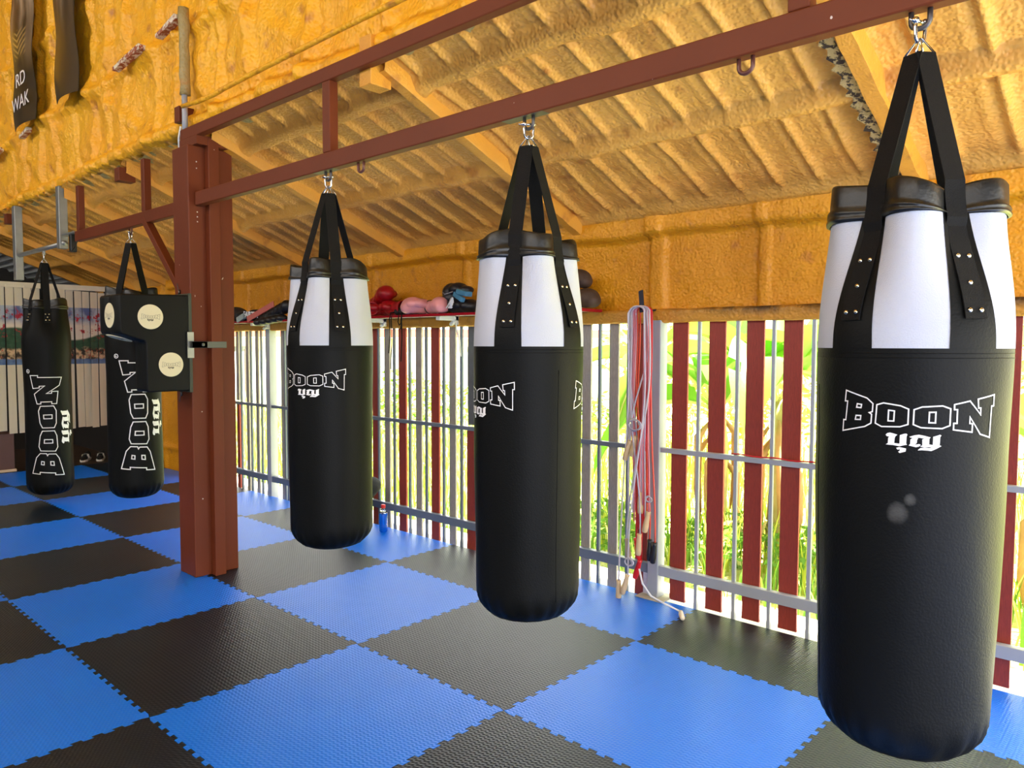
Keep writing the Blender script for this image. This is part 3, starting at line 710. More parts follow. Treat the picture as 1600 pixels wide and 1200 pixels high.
Rs, Gs, Ds = SLAT_RED, SLAT_GREY, SLAT_DARK
sl = []
for x, c in ((-5.12,Gs),(-4.92,Gs),(-4.72,Gs),(-4.52,Gs),(-4.115,Gs),(-3.92,Gs),(-3.72,Gs)): sl.append((x, .058, c, -.02, 1.64))
sl += [(-4.32, .058, Gs, .90, 1.64), (-4.32, .058, Rs, -.02, .87)]
panel(-5.2, -3.655, sl, [-5.02,-4.82,-4.62,-4.42,-4.222,-4.018,-3.815], 'far panel of the slatted fence seen just right of the column', DARK_GREY)
sl = []
for x, c in ((-3.43,Gs),(-3.23,Rs),(-3.03,Gs),(-2.83,Gs),(-2.63,Rs),(-2.43,Gs),(-2.23,Gs),(-1.975,Rs),(-1.825,Gs),(-1.63,Rs),(-1.43,Gs),(-1.237,Rs),(-1.043,Gs),(-.63,Gs),(-.42,Rs),(-.21,Gs),(-.01,Gs),(.200,Gs),(.408,Gs)):
    sl.append((x, .068 if c is Gs else .09, c, -.02, 1.64))
sl += [(.618, .085, Rs, -.02, 1.64), (-.842, .07, Ds, .90, 1.64), (-.842, .09, Rs, -.02, .87)]
panel(-3.59, .682, sl, [-3.375,-3.33,-3.13,-2.93,-2.73,-2.53,-2.33,-2.13,-1.925,-1.724,-1.53,-1.333,-1.135,-.941,-.74,-.53,-.32,-.11,.096,.30,.512], 'long middle panel of the slatted fence with alternating grey and red-brown slats', DARK_GREY)
sl = [(x, .098, Rs, .0, 1.64) for x in (.864, 1.093, 1.312, 1.514, 1.735, 1.96, 2.18, 2.445)]
panel(.752, 2.66, sl, [.979, 1.207, 1.406, 1.612, 1.85, 2.07, 2.31, 2.545], 'right panel of the slatted fence with all red-brown slats')
m = M(); m.tube([(1.185+ .04*i, 1.604+.003*math.sin(i*2.1), .899+.003*math.sin(i*1.3)) for i in range(13)], .004, 6)
o = m.build('red_cord', mat('red_cord', (196, 20, 44), .5), None, smooth=True); props(o, 'thin red cord lying on the middle rail of the right fence panel', 'cord')

# ================================================================== BANNERS ON THE HIGH WALL
def banner_mat(name, seed, gold=False):
    t = NT(name); b = t.b; b.inputs['Roughness'].default_value = .35
    sp = t.n('ShaderNodeSeparateXYZ'); t.l(t.ocoord(), sp.inputs[0])
    mp = t.n('ShaderNodeMapping'); mp.inputs['Scale'].default_value = (4.5, 1, 1.0); mp.inputs['Location'].default_value = (seed, 0, seed); t.l(t.ocoord(), mp.inputs[0])
    n = t.ramp(t.noise(1.3, 3, mp.outputs[0], .5, .6), .46, .68)
    up = t.ramp(sp.outputs[2], .45, 1.2)
    c = t.mix(t.math('MULTIPLY', n, up), lin(50, 40, 26), lin(172, 150, 122))
    if gold:
        wv = t.math('SINE', t.math('ADD', t.math('MULTIPLY', sp.outputs[2], 120.0), t.math('MULTIPLY', t.math('ABSOLUTE', sp.outputs[0]), -60.0)))
        band = t.math('MULTIPLY', t.ramp(sp.outputs[2], .60, .63), t.ramp(sp.outputs[2], .86, .83))
        inx = t.ramp(t.math('ABSOLUTE', sp.outputs[0]), .20, .17)
        c = t.mix(t.math('MULTIPLY', t.math('MULTIPLY', t.ramp(wv, .1, .6), band), inx), c, lin(150, 130, 80))
    t.l(c, b.inputs['Base Color']); return t.m
def text_mesh(body, size, loc, rot, m_, parent, name='lettering', bold=.0, xs=1.0):
    cu = bpy.data.curves.new(name, 'FONT'); cu.body = body; cu.size = size; cu.extrude = .0006; cu.offset = bold; cu.align_x = 'CENTER'
    to = bpy.data.objects.new('tmp', cu); COL.objects.link(to); dg_ = bpy.context.evaluated_depsgraph_get(); dg_.update()
    me = bpy.data.meshes.new_from_object(to.evaluated_get(dg_)); bpy.data.objects.remove(to)
    mt = Matrix.Translation(Vector(loc)-ORG[parent.name]) @ rot.to_4x4() @ Matrix.Diagonal((xs, 1, 1, 1))
    me.transform(mt); me.materials.clear(); me.materials.append(m_)
    o = bpy.data.objects.new(name, me); COL.objects.link(o); o.parent = parent; ORG[o.name] = ORG[parent.name]; return o
RX = Matrix.Rotation(PI/2, 3, 'X')
for x0, x1, lab, gold in ((-5.34, -4.70, 'tall dark photo banner with lettering and gold chevrons near its foot', True), (-4.12, -3.60, 'tall dark photo banner without lettering, right one of the two', False)):
    r_ = empty('wall_banner', ((x0+x1)/2, -.03, 3.49), lab, 'banner')
    m = M(); nx, nz = 9, 40
    def bf(i, j, s_=0): 
        u = i/(nx-1); v = j/(nz-1)
        return (x0+(x1-x0)*u + .012*math.sin(v*9+x0), -.045-.030*math.sin(PI*u)-.012*math.sin(v*14+u*3)+s_, 3.49+1.7*v)
    m.grid(nx, nz, bf); m.grid(nx, nz, lambda i, j: bf(i, j, .003))
    m.build('sheet', banner_mat('banner_'+('lettered' if gold else 'plain'), 3.1 if gold else 9.4, gold), r_, smooth=True)
    if gold:
        text_mesh('RD', .17, ((x0+x1)/2+.08, -.092, 3.83), RX, PRINT, r_, xs=1.3)
        text_mesh('WAK', .17, ((x0+x1)/2+.06, -.092, 3.63), RX, PRINT, r_, xs=1.3)
# ================================================================== FAR LEFT END
def curtain_mat():
    t = NT('printed_vertical_strips'); b = t.b; b.inputs['Roughness'].default_value = .8
    sp = t.n('ShaderNodeSeparateXYZ'); t.l(t.coord(), sp.inputs[0]); y = sp.outputs[1]; z = sp.outputs[2]
    cream = lin(222, 214, 192)
    sky = t.mix(t.ramp(t.noise(7, 4), .4, .6), lin(96, 112, 160), lin(180, 190, 205))
    sky = t.mix(t.ramp(z, 1.78, 1.70), sky, lin(225, 215, 205))
    hill = t.math('ADD', 1.60, t.math('MULTIPLY', t.math('SINE', t.math('MULTIPLY', y, 5.2)), .07))
    g = t.mix(t.noise(20, 3), lin(24, 66, 46), lin(70, 104, 84))
    c = t.mix(t.ramp(t.math('SUBTRACT', z, hill), .01, -.01), sky, g)
    town = t.mix(t.ramp(t.noise(16, 3), .42, .58), lin(60, 52, 46), lin(214, 186, 150))
    town = t.mix(t.ramp(t.noise(26, 2), .60, .66), town, lin(190, 96, 70))
    c = t.mix(t.ramp(t.math('ADD', z, t.math('MULTIPLY', t.noise(9, 3), .1)), 1.49, 1.46), c, town)
    c = t.mix(t.ramp(t.math('ADD', z, t.math('MULTIPLY', t.noise(12, 2), .05)), 1.335, 1.32), c, t.mix(t.noise(22, 2), lin(40, 74, 140), lin(130, 160, 200)))
    blo = t.math('MULTIPLY', t.ramp(t.noise(13, 4, rough=.7), .555, .60), t.math('MULTIPLY', t.ramp(z, 1.50, 1.6), t.ramp(z, 1.92, 1.85)))
    c = t.mix(blo, c, lin(176, 40, 56))
    inside = t.math('MULTIPLY', t.ramp(z, 1.238, 1.242), t.ramp(z, 1.922, 1.918))
    t.l(t.mix(inside, cream, c), b.inputs['Base Color']); MATS['cur'] = t.m; return t.m
CUR = curtain_mat()
cu_ = empty('strip_curtain', (-7.0, .55, .46), 'curtain of cream vertical strips printed with a lake and blossom scene', 'curtain')
random.seed(5)
y = -.75; k = 0
while y < 1.38:
    zb = .45 + .02*random.random() + (.04 if y < .4 else 0) - .05*math.exp(-((y-.3)/.2)**2)
    if y > 1.2: zb = .46
    ln = .03*math.sin(k*1.7); zt = 2.17 - .05*max(0, y)
    m = M(); nz = 12
    def cf(i, j): 
        v = j/(nz-1); return (-7.0 + .012*math.cos(PI*i/4) + .01*(k % 2), y+.086*i/4+ln*(1-v)*.4, zb+(zt-zb)*v)
    m.grid(5, nz, cf); m.grid(5, nz, lambda i, j: tuple(Vector(cf(i, j))+Vector((-.003, 0, 0)))); m.build('strip', CUR, cu_, smooth=True); y += .0885; k += 1
M().box(-7.03, -6.98, -.80, 1.42, 2.13, 2.19).build('head_rail', mat('cream_cloth_rail', (214, 206, 184), .8), cu_)
o = M().box(-9.4, -9.3, -.9, 2.2, -.02, 2.0).build('added_wall_back', mat('dark_added_wall', (34, 30, 27), .8)); o['kind'] = 'structure'  # dark wall added so the gap below the strips looks black
bx = empty('brown_cabinet', (-7.25, -.1, 0), 'plain brown box standing under the left end of the strip curtain', 'cabinet')
M().box(-7.42, -7.06, -.55, .285, .03, .445).build('body', mat('brown_board', (92, 62, 56), .55), bx, bevel=.004)
M().box(-7.42, -7.05, -.56, .30, -.0, .03).build('plinth', mat('pale_wood', (206, 186, 160), .6), bx, bevel=.003)
BLK = mat('black_textile', (24, 24, 26), .75, bump=.4, bscale=120); WHT = mat('white_rubber', (225, 225, 220), .5)
def shoe(x, y, yaw, lab):
    r_ = empty('sneaker', (x, y, -.02), lab, 'shoe', 'shoes beyond the mats'); R_ = Matrix.Rotation(yaw, 3, 'Z')
    T = lambda p_: R_ @ Vector(p_) + Vector((x, y, -.02))
    m = M(); sole = [(.0,-.03),(.05,-.038),(.16,-.036),(.24,-.045),(.285,-.03),(.30,0),(.285,.03),(.24,.045),(.16,.036),(.05,.038),(.0,.03),(-.01,0)]
    n = len(sole); m.add([T((a-.14, b, h)) for h in (0, .028) for a, b in sole], [tuple(reversed(range(n))), tuple(range(n, 2*n))]+[(i,(i+1)%n,n+(i+1)%n,n+i) for i in range(n)]); m.build('sole', WHT, r_, bevel=.004)
    m = M()
    for a, w_, h, z in ((-.10,.036,.05,.065),(-.04,.036,.05,.06),(.03,.036,.04,.05),(.09,.042,.03,.042),(.125,.034,.022,.038)): m.ball(T((a, 0, z)), (.05, w_, h), R_)
    m.build('upper', BLK, r_, remesh=.007)
    for s in (-1, 1):
        m = M()
        for q in range(3): m.bar(T((-.02+q*.026, s*.039, .035)), T((.0+q*.026, s*.030, .085)), .009, .004)
        m.build('side_stripes', WHT, r_)
    m = M()
    for q in range(4): m.bar(T((.0+q*.022, -.022, .088-q*.009)), T((.0+q*.022, .022, .088-q*.009)), .006, .004)
    m.build('laces', WHT, r_)
shoe(-7.48, 1.17, -.55, 'left one of a pair of black sneakers with white stripes beyond the mats')
shoe(-7.42, 1.33, -.45, 'right one of a pair of black sneakers with white stripes beyond the mats')

# ================================================================== SHELF ON THE LOW WALL
SH = empty('wall_shelf', (-2.1, 1.47, 1.645), 'thin shelf with a glossy red front edge on the yellow wall', 'shelf')
M().box(-4.70, .318, 1.372, 1.60, 1.693, 1.702).build('board', mat('white_board', (220, 214, 205), .5), SH)
M().box(-4.70, .318, 1.364, 1.374, 1.686, 1.705).box(.318, .326, 1.364, 1.60, 1.686, 1.705).build('red_edge', mat('glossy_red_strip', (158, 14, 30), .25), SH, bevel=.002)
for x in (-3.6, -1.80, -.96, -.10): 
    m = M(); m.box(x-.02, x+.02, 1.40, 1.60, 1.66, 1.69); m.box(x-.02, x+.02, 1.555, 1.585, 1.63, 1.69)
    for q in range(5): m.ball((x+random.uniform(-.02,.02), 1.56+random.uniform(-.02,.01), 1.635+q*.010), (.018,.016,.014))
    m.build('bracket', mat('white_plastic', (225,225,220), .5), SH, bevel=.002)
m = M(); m.tube([(-.945, 1.565, 1.66), (-.94, 1.562, 1.60), (-.915, 1.57, 1.52), (-.905, 1.572, 1.40)], .006, 6)
o = m.build('white_tape', mat('white_plastic', (225,225,220), .5), None, smooth=True); props(o, 'white tape tail dangling from a shelf bracket over a red slat', 'tape')
LEATH_R = mat('red_glove_leather', (168, 16, 26), .38, bump=.2, bscale=50); LEATH_K = mat('black_glove_leather', (22, 22, 24), .42, bump=.2, bscale=50)
LEATH_P = mat('pink_glove_leather', (226, 150, 150), .42, bump=.1, bscale=40); LEATH_B = mat('worn_brown_leather', (66, 46, 30), .7, bump=.4, bscale=40, var=.35)
SZ = 1.703
def R3(rx=0, ry=0, rz=0): return (Matrix.Rotation(rz, 3, 'Z') @ Matrix.Rotation(ry, 3, 'Y') @ Matrix.Rotation(rx, 3, 'X'))
def glove(x, y, z, rot, m_, cuffm, lab, group, sc=1.0, name='boxing_glove', laces=None, cuffcap=None):
    r_ = empty(name, (x, y, z), lab, 'boxing glove', group); T = lambda p_: rot @ (Vector(p_)*sc) + Vector((x, y, z))
    m = M()
    for c, s_ in (((.085,0,.058),(.075,.060,.052)), ((.03,0,.052),(.07,.055,.046)), ((.12,0,.045),(.045,.055,.040)), ((-.03,0,.05),(.05,.042,.040))): m.ball(T(c), tuple(q*sc for q in s_), rot)
    m.build('padded_fist', m_, r_, remesh=.006)
    m = M()
    for c, s_ in (((.03,.055,.06),(.045,.022,.024)), ((.075,.060,.06),(.035,.022,.024)), ((.0,.045,.055),(.035,.02,.022))): m.ball(T(c), tuple(q*sc for q in s_), rot)
    m.build('thumb', m_, r_, remesh=.005)
    m = M(); rr = rot @ R3(0, -PI/2, 0)
    m.lathe([(.036*sc,.0),(.042*sc,.01*sc),(.043*sc,.05*sc),(.046*sc,.085*sc),(.042*sc,.090*sc),(.034*sc,.085*sc),(.030*sc,.03*sc)], T((-.04, 0, .05)), 24, rr)
    m.build('cuff', cuffm, r_, smooth=True)
    if cuffcap:
        m = M(); m.tube([T((-.075+.0, .044*math.cos(t), .05+.044*math.sin(t))) for t in np.linspace(0, 2*PI, 20)[:-1]], .004*sc, 6, closed=True); m.build('trim', cuffcap, r_)
    return r_
GG = 'boxing gloves on the shelf'
glove(-1.83, 1.46, SZ, R3(0,0,2.6), LEATH_R, LEATH_R, 'red boxing glove lying left on the shelf, cuff behind the first heavy bag', GG, 1.2)
glove(-1.72, 1.45, SZ, R3(0,0,.9-PI), LEATH_R, mat('dark_red_cuff', (116, 10, 20), .5), 'red boxing glove with its open cuff facing the room', GG, 1.15, cuffcap=mat('pale_red', (214, 60, 60), .5))
glove(-1.53, 1.47, SZ, R3(0,0,2.9), LEATH_R, LEATH_R, 'red boxing glove nearest the black drawstring shorts', GG, 1.2)
glove(-1.73, 1.50, SZ+.085, R3(0,-.25,-.3), LEATH_R, LEATH_R, 'red boxing glove lying on top of the other red gloves', GG, 1.2)
glove(-1.13, 1.44, SZ, R3(.1,0,-2.6), LEATH_P, LEATH_K, 'larger pink boxing glove with a black cuff on the shelf', GG, 1.2, cuffcap=WHT)
glove(-1.01, 1.42, SZ, R3(0,0,-.35), LEATH_P, LEATH_P, 'pink boxing glove with a black palm patch between pink and black gear', GG, 1.1, cuffcap=LEATH_K)
# black gear heaped right of the pink gloves
g_ = empty('head_guard', (-.83, 1.46, SZ+.06), 'dark blue-black padded headgear on top of the heap left of the middle bag', 'headgear')
m = M()
for c, s_ in (((-.88,1.47,SZ+.15),(.075,.075,.070)), ((-.82,1.47,SZ+.17),(.075,.075,.050)), ((-.75,1.48,SZ+.165),(.05,.06,.03)), ((-.88,1.45,SZ+.11),(.065,.06,.05))): m.ball(c, s_)
m.build('padding', mat('dark_navy_leather', (22, 24, 34), .4, bump=.3, bscale=40), g_, remesh=.006)
m = M(); m.tube([(-.90,1.395,SZ+.15), (-.87,1.385,SZ+.135), (-.84,1.39,SZ+.14), (-.80,1.395,SZ+.15)], .004, 6); m.build('piping', mat('grey_piping', (150,150,155), .5), g_, smooth=True)
g_ = empty('black_shin_guards', (-.80, 1.45, SZ), 'black rolled leg guard tied with white laces beside the pink gloves', 'shin guard')
m = M()
for c, s_ in (((-.90,1.40,SZ+.055),(.055,.055,.052)), ((-.80,1.46,SZ+.055),(.11,.09,.055)), ((-.70,1.47,SZ+.05),(.07,.09,.05))): m.ball(c, s_)
m.build('padding', LEATH_K, g_, remesh=.006)
m = M()
for q in range(7):
    a = q*.9; m.tube([(-.775+.028*math.cos(a+t)*(.6+.1*q), 1.365-.004*q, SZ+.070+.036*math.sin(a*1.3+t)) for t in np.linspace(0, 4.2, 9)], .0035, 5)
m.build('laces', WHT, g_, smooth=True)
m = M(); m.bar((-.77, 1.385, SZ+.135), (-.67, 1.375, SZ+.085), .03, .035); m.bar((-.74, 1.40, SZ+.15), (-.63, 1.39, SZ+.125), .06, .035)
o = m.build('blue_hand_wrap', mat('blue_grey_cloth', (70, 130, 160), .8, var=.4, vscale=30), None, bevel=.006); props(o, 'folded blue and grey hand wrap resting on the black leg guard', 'hand wrap')
# black shorts with drawstrings
g_ = empty('black_shorts', (-1.33, 1.45, SZ), 'crumpled black shorts with drawstrings hanging over the shelf edge', 'shorts')
m = M()
for q in range(9): m.ball((-1.42+.032*q, 1.45+.02*math.sin(q*2), SZ+.030+.010*math.sin(q*1.7)), (.045, .07, .034))
m.build('cloth', BLK, g_, remesh=.006)
m = M()
for x, zb_ in ((-1.455, 1.42), (-1.435, 1.30), (-1.32, 1.60), (-1.315, 1.36)):
    m.tube([(x, 1.42, SZ+.03), (x, 1.37, SZ+.02), (x+.003, 1.358, SZ-.02), (x+.006, 1.358, (SZ+zb_)/2), (x+.012*math.sin(x*40), 1.36, zb_)], .0042, 6)
m.tube([(-1.345, 1.36, SZ), (-1.35, 1.355, SZ-.05), (-1.335, 1.355, SZ-.075), (-1.318, 1.355, SZ-.06), (-1.318, 1.358, SZ-.02)], .004, 6)
m.build('drawstring', WEB, g_, smooth=True)
# items at the left end of the shelf
g_ = empty('black_kit_bag', (-3.8, 1.45, SZ), 'black bag with white lettering at the left end of the shelf', 'bag')
m = M()
for q in range(9): m.ball((-3.98+.06*q, 1.46, SZ+.05+.02*math.sin(q*1.3)), (.07, .08, .048+.006*math.sin(q*2)))
m.ball((-3.95, 1.46, SZ+.11), (.10,.07,.03), R3(0,.3,0)); m.build('shell', BLK, g_, remesh=.008)
text_mesh('FAIRTEX', .075, (-3.55, 1.365, SZ+.035), RX @ Matrix.Rotation(-.05, 3, 'Z'), PRINT, g_, bold=.002, xs=.95)
m = M(); m.bar((-4.02, 1.37, SZ+.01), (-3.90, 1.365, SZ+.03), .03, .006); m.bar((-3.80, 1.37, SZ+.012), (-3.66, 1.365, SZ+.05), .035, .05); m.build('light_patch', mat('grey_green_patch', (150, 165, 158), .6, var=.3, vscale=30), g_, bevel=.004)
g_ = empty('leg_guard', (-3.25, 1.42, SZ), 'black shin guard with a salmon pink face leaning over the shelf edge', 'shin guard')
m = M()
for q in range(8): t_ = q/7; m.ball((-3.42+.42*t_, 1.42, SZ+.02+.10*t_), (.07, .055, .040+.02*t_), R3(0, -.25, 0))
for q in range(5): t_ = q/4; m.ball((-3.42+.4*t_, 1.38, SZ-.015+.03*t_), (.07, .05, .035))
m.build('padding', LEATH_K, g_, remesh=.008)
m = M(); m.bar((-3.60, 1.36, SZ+.015), (-3.12, 1.36, SZ+.145), .012, .055, up=(0,0,1)); m.build('salmon_face', mat('salmon_vinyl', (196, 104, 92), .45), g_, bevel=.005)
# brown dusty gloves right of the middle bag
glove(.20, 1.46, SZ, R3(0,0,.15), LEATH_B, LEATH_B, 'worn dark brown glove in a cobweb, lower of two right of the middle bag', GG, 1.15)
glove(.13, 1.47, SZ+.135, R3(0,.1,.2), LEATH_B, LEATH_B, 'worn brown glove on top of another right of the middle bag', GG, 1.1)

# ================================================================== FLOOR ITEMS
g_ = empty('black_backpack', (-1.90, 1.42, 0), 'black backpack leaning on the fence behind the bag beside the column', 'backpack')
m = M()
for q in range(9): t_ = q/8; m.ball((-1.99+.20*t_**1.3-.03*math.sin(PI*t_), 1.40, .09+.27*t_), (.11-.035*t_, .12, .08))
m.build('shell', BLK, g_, remesh=.010)
m = M(); m.tube([(-1.86+.07*math.sin(t), 1.30-.01*t, .16+.24*t/2.6) for t in np.linspace(0, 2.6, 12)], .012, 6); m.build('shoulder_strap', WEB, g_, smooth=True)
m = M(); m.tube([(-1.84,1.30,.33), (-1.80,1.31,.38), (-1.77,1.34,.40)], .005, 6); m.build('zip', mat('grey_piping', (150,150,155), .5), g_, smooth=True)
g_ = empty('drink_bottle', (-1.69, 1.47, 0), 'plastic bottle of bright blue drink with a red cap on the floor', 'bottle')
def blueliq():
    t = NT('blue_drink'); t.b.inputs['Base Color'].default_value = (*lin(10, 96, 214), 1); t.b.inputs['Roughness'].default_value = .12
    t.b.inputs['Transmission Weight'].default_value = .25; t.b.inputs['IOR'].default_value = 1.4; return t.m
def clearp(name, c=(.9,.95,1)):
    t = NT(name); t.b.inputs['Base Color'].default_value = (*c, 1); t.b.inputs['Roughness'].default_value = .1; t.b.inputs['Transmission Weight'].default_value = .9; return t.m
bc = (-1.69, 1.47, 0)
m = M(); m.lathe([(.026,.001),(.032,.006),(.033,.05),(.030,.06),(.033,.07),(.033,.135),(.030,.150)], bc, 24); m.build('drink', blueliq(), g_, smooth=True)
m = M(); m.lathe([(.030,.150),(.028,.160),(.020,.175),(.014,.185),(.014,.192)], bc, 24); m.build('bottle_neck', clearp('clear_plastic'), g_, smooth=True)
m = M(); m.lathe([(.017,.190),(.018,.194),(.018,.214),(.015,.218)], bc, 20); m.build('cap', mat('red_cap', (214, 40, 30), .4), g_)

# ================================================================== SKIPPING ROPES
hk = empty('rope_hook', (.665, 1.56, 1.68), 'dark flat metal hook on the yellow wall holding the skipping ropes', 'hook')
m = M(); m.bar((.652, 1.520, 1.80), (.682, 1.490, 1.675), .030, .006, up=(0,1,0)); m.bar((.682, 1.485, 1.678), (.700, 1.60, 1.690), .026, .008)
m.build('flat_bar', mat('dark_navy_steel', (34, 38, 56), .45, .4), hk, bevel=.001)
def ropemat(n, c, tr=.0): return mat(n, c, .3, var=.05, trans=tr)
CR = ropemat('clear_pvc_rope', (216, 212, 222), .3); RR = ropemat('red_pvc_rope', (214, 34, 44), .15); PR = ropemat('pink_pvc_rope', (226, 138, 148), .2); OR = ropemat('coral_pvc_rope', (232, 84, 60), .15)
WOOD = mat('pale_wooden_handle', (206, 178, 136), .55, var=.12, vscale=20); HK = mat('black_handle', (26,26,28), .35); HR = mat('red_handle', (206, 24, 30), .35); HG = mat('greige_handle', (168, 150, 132), .5)
def handle(par, x, y, z, tilt, m_, ln=.125, r=.0155, tiltax=1, name='handle'):
    rot = R3(0, tilt, 0) if tiltax else R3(tilt, 0, 0)
    m = M(); m.lathe([(r*.75,-ln),(r*1.0,-ln+.006),(r*1.12,-ln*.72),(r*1.0,-ln*.45),(r*.85,-ln*.15),(r*.95,0),(r*.55,.001)], (x, y, z), 16, rot)
    return m.build(name, m_, par, smooth=True)
random.seed(3)
def rope(lab, rm, ends, hx, yb, loops, grp='skipping ropes hanging on the hook'):
    # ends: (x, z, tilt, material)
    top_z = 1.688
    r_ = empty('skipping_rope', (hx, yb, min(e[1] for e in ends)-.1), lab, 'skipping rope', grp)
    m = M(); strands = []
    (xa, za, ta, ma), (xb, zb_, tb, mb) = ends
    seq = [(xa, za)] + [(None, None)]
    def down(x0, xm, z1, x1, y):   # from hook side to end
        return [(x0 + (xm-x0)*sstep(t*2.2) + (x1-xm)*sstep((t-.25)/.75) + .004*math.sin(t*9+x0*50), y + .006*math.sin(t*6+x1*30), top_z-.02 + (z1-top_z+.02)*t) for t in np.linspace(0, 1, 16)]
    arch = lambda xl, xr, y: [((xl+xr)/2 - (xr-xl)/2*math.cos(t), y, top_z-.02+.040*math.sin(t)) for t in np.linspace(0, PI, 9)][1:-1]
    L = hx-.055+random.uniform(-.012,.010); Rr = hx+.055+random.uniform(-.012,.02)
    a = down(L, L+.0, za, xa, yb); b = down(Rr, Rr, zb_, xb, yb-.004)
    m.tube(list(reversed(a)) + arch(L, Rr, yb) + b, .0050, 6)
    for q in range(loops):
        L2 = L+random.uniform(-.008,.022); R2 = Rr-random.uniform(-.006,.03); zl = random.uniform(.30, .62); xm1 = L2+random.uniform(-.005,.03); xm2 = R2-random.uniform(-.005,.035); y2 = yb+random.uniform(-.012,.012)
        xc = (xm1+xm2)/2
        a = down(L2, L2, zl, xm1, y2); b = down(R2, R2, zl, xm2, y2)
        m.tube(list(reversed(a)) + arch(L2, R2, y2) + b, .0050, 6)
    m.build('cord', rm, r_, smooth=True)
    handle(r_, xa, yb, za, ta, ma); handle(r_, xb, yb-.004, zb_, tb, mb)
    return r_
rope('clear skipping rope with a short looped knot and two wooden handles hanging highest', CR, ((.660, .965, .18, WOOD), (.625, .935, .30, WOOD)), .672, 1.470, 1)
rope('pink skipping rope with wooden handles ending about mid-height of the bundle', PR, ((.690, .640, -.02, WOOD), (.748, .535, .20, WOOD)), .685, 1.480, 2)
rope('red skipping rope with red plastic handles', RR, ((.655, .365, -.20, HR), (.690, .245, .30, HR)), .675, 1.492, 2)
rope('coral skipping rope with black plastic handles', OR, ((.745, .370, .02, HK), (.782, .360, .12, HK)), .690, 1.500, 2)
rope('clear skipping rope with one wooden and one greyish handle', CR, ((.698, .400, .04, WOOD), (.615, .360, -.12, HG)), .680, 1.462, 1)
rope('clear skipping rope hanging lowest with a tangle above its wooden handles', CR, ((.566, .105, 0, WOOD), (.630, .150, .28, WOOD)), .665, 1.452, 0)
for lab, cx_, cz_, rr_, nn in (('coil of clear rope knotted in front of the slats above two wooden handles', .665, 1.03, .032, 4), ('small clear rope knot at the right side of the bundle', .765, .615, .015, 3), ('loose tangle of clear rope low on the bundle', .635, .23, .022, 4)):
    m = M()
    for q in range(nn): m.tube([(cx_+rr_*(1+.12*q)*math.cos(t+q)+.004*q, 1.446-.003*q, cz_+rr_*(1.15-.08*q)*math.sin(t+q)) for t in np.linspace(0, 5.6, 16)], .0038, 6)
    o = m.build('rope_knot', CR, None, smooth=True); props(o, lab, 'rope')
g_ = empty('loose_skipping_rope', (.95, 1.43, 0), 'white rope trailing from the bundle to a pale handle lying on the mats', 'skipping rope')
m = M(); m.tube([(.705, 1.455, .20), (.73, 1.45, .12), (.79, 1.45, .06), (.88, 1.445, .040), (.985, 1.44, .022)], .0055, 8); m.build('cord', mat('white_cord', (228, 230, 235), .4), g_, smooth=True)
m = M(); m.tube([(.985, 1.44, .020), (1.005, 1.41, .018), (1.035, 1.372, .017)], [.012, .0145, .013], 14); m.build('handle', mat('cream_handle', (232, 222, 200), .45), g_, smooth=True)
m = M(); m.box(.640, .700, 1.60, 1.606, .01, .19); o = m.build('paper_tag', mat('printed_paper', (206, 202, 214), .7, var=.25, vscale=60), None); props(o, 'narrow pale printed strip standing on the floor behind the ropes', 'paper strip')

# ================================================================== OUTSIDE: GARDEN, PLANTS, HOUSES
def ground_mat():
    t = NT('sunlit_grass'); b = t.b; b.inputs['Roughness'].default_value = .9
    c = t.mix(t.ramp(t.noise(.9, 4), .35, .65), lin(176, 180, 100), lin(214, 206, 140)); c = t.mix(t.ramp(t.noise(7, 4), .5, .7), c, lin(110, 140, 60))
    t.l(c, b.inputs['Base Color']); t.bump(t.noise(30, 3), .8, .03); return t.m
xs = np.arange(-60, 20, .5); ys = np.concatenate([np.arange(1.95, 8, .12), np.arange(8, 60, .8)])
X, Y = np.meshgrid(xs, ys, indexing='ij'); Z = -.22 + (vn(X, Y, .5, 1)-.5)*.12 - .0*Y
gridmesh('ground', X, Y, Z, ground_mat())
LEAFG = mat('weed_green', (96, 138, 44), .6, var=.35, vscale=3, trans=.35); LEAFY = mat('weed_yellow_green', (176, 186, 70), .6, var=.3, vscale=3, trans=.35)
BAN = mat('banana_leaf', (104, 158, 48), .35, var=.15, vscale=5, bump=.2, trans=.35); BANT = mat('banana_stem', (176, 160, 110), .7, var=.3, vscale=9); DRY = mat('dry_banana_leaf', (190, 146, 104), .8, var=.3, vscale=9, trans=.2)
random.seed(21)
def grass(name, n, x0, x1, y0, y1, h, m_):
    m = M()
    for _ in range(n):
        x = random.uniform(x0, x1); y = y0+(y1-y0)*random.random()**1.5; hh = h*random.uniform(.4, 1); a = random.uniform(0, 2*PI); w_ = random.uniform(.006, .014)
        dx, dy = math.cos(a), math.sin(a); b = random.uniform(.05, .5)*hh; z = -.2
        m.add([(x-dy*w_, y+dx*w_, z), (x+dy*w_, y-dx*w_, z), (x+dx*b*.4+dy*w_*.7, y+dy*b*.4-dx*w_*.7, z+hh*.6), (x+dx*b*.4-dy*w_*.7, y+dy*b*.4+dx*w_*.7, z+hh*.6), (x+dx*b, y+dy*b, z+hh)], [(0,1,2,3), (3,2,4)])
    o = m.build(name, m_); props(o, None, None, None, 'stuff'); return o
o = grass('weeds', 6000, -14, 5, 2.2, 7.5, .42, LEAFG); props(o, 'green weeds and tall grass growing just outside the fence', 'grass')
o = grass('dry_grass', 7000, -14, 5, 2.8, 9.5, .60, LEAFY); props(o, 'sunlit yellow-green tall grass farther from the fence', 'grass')
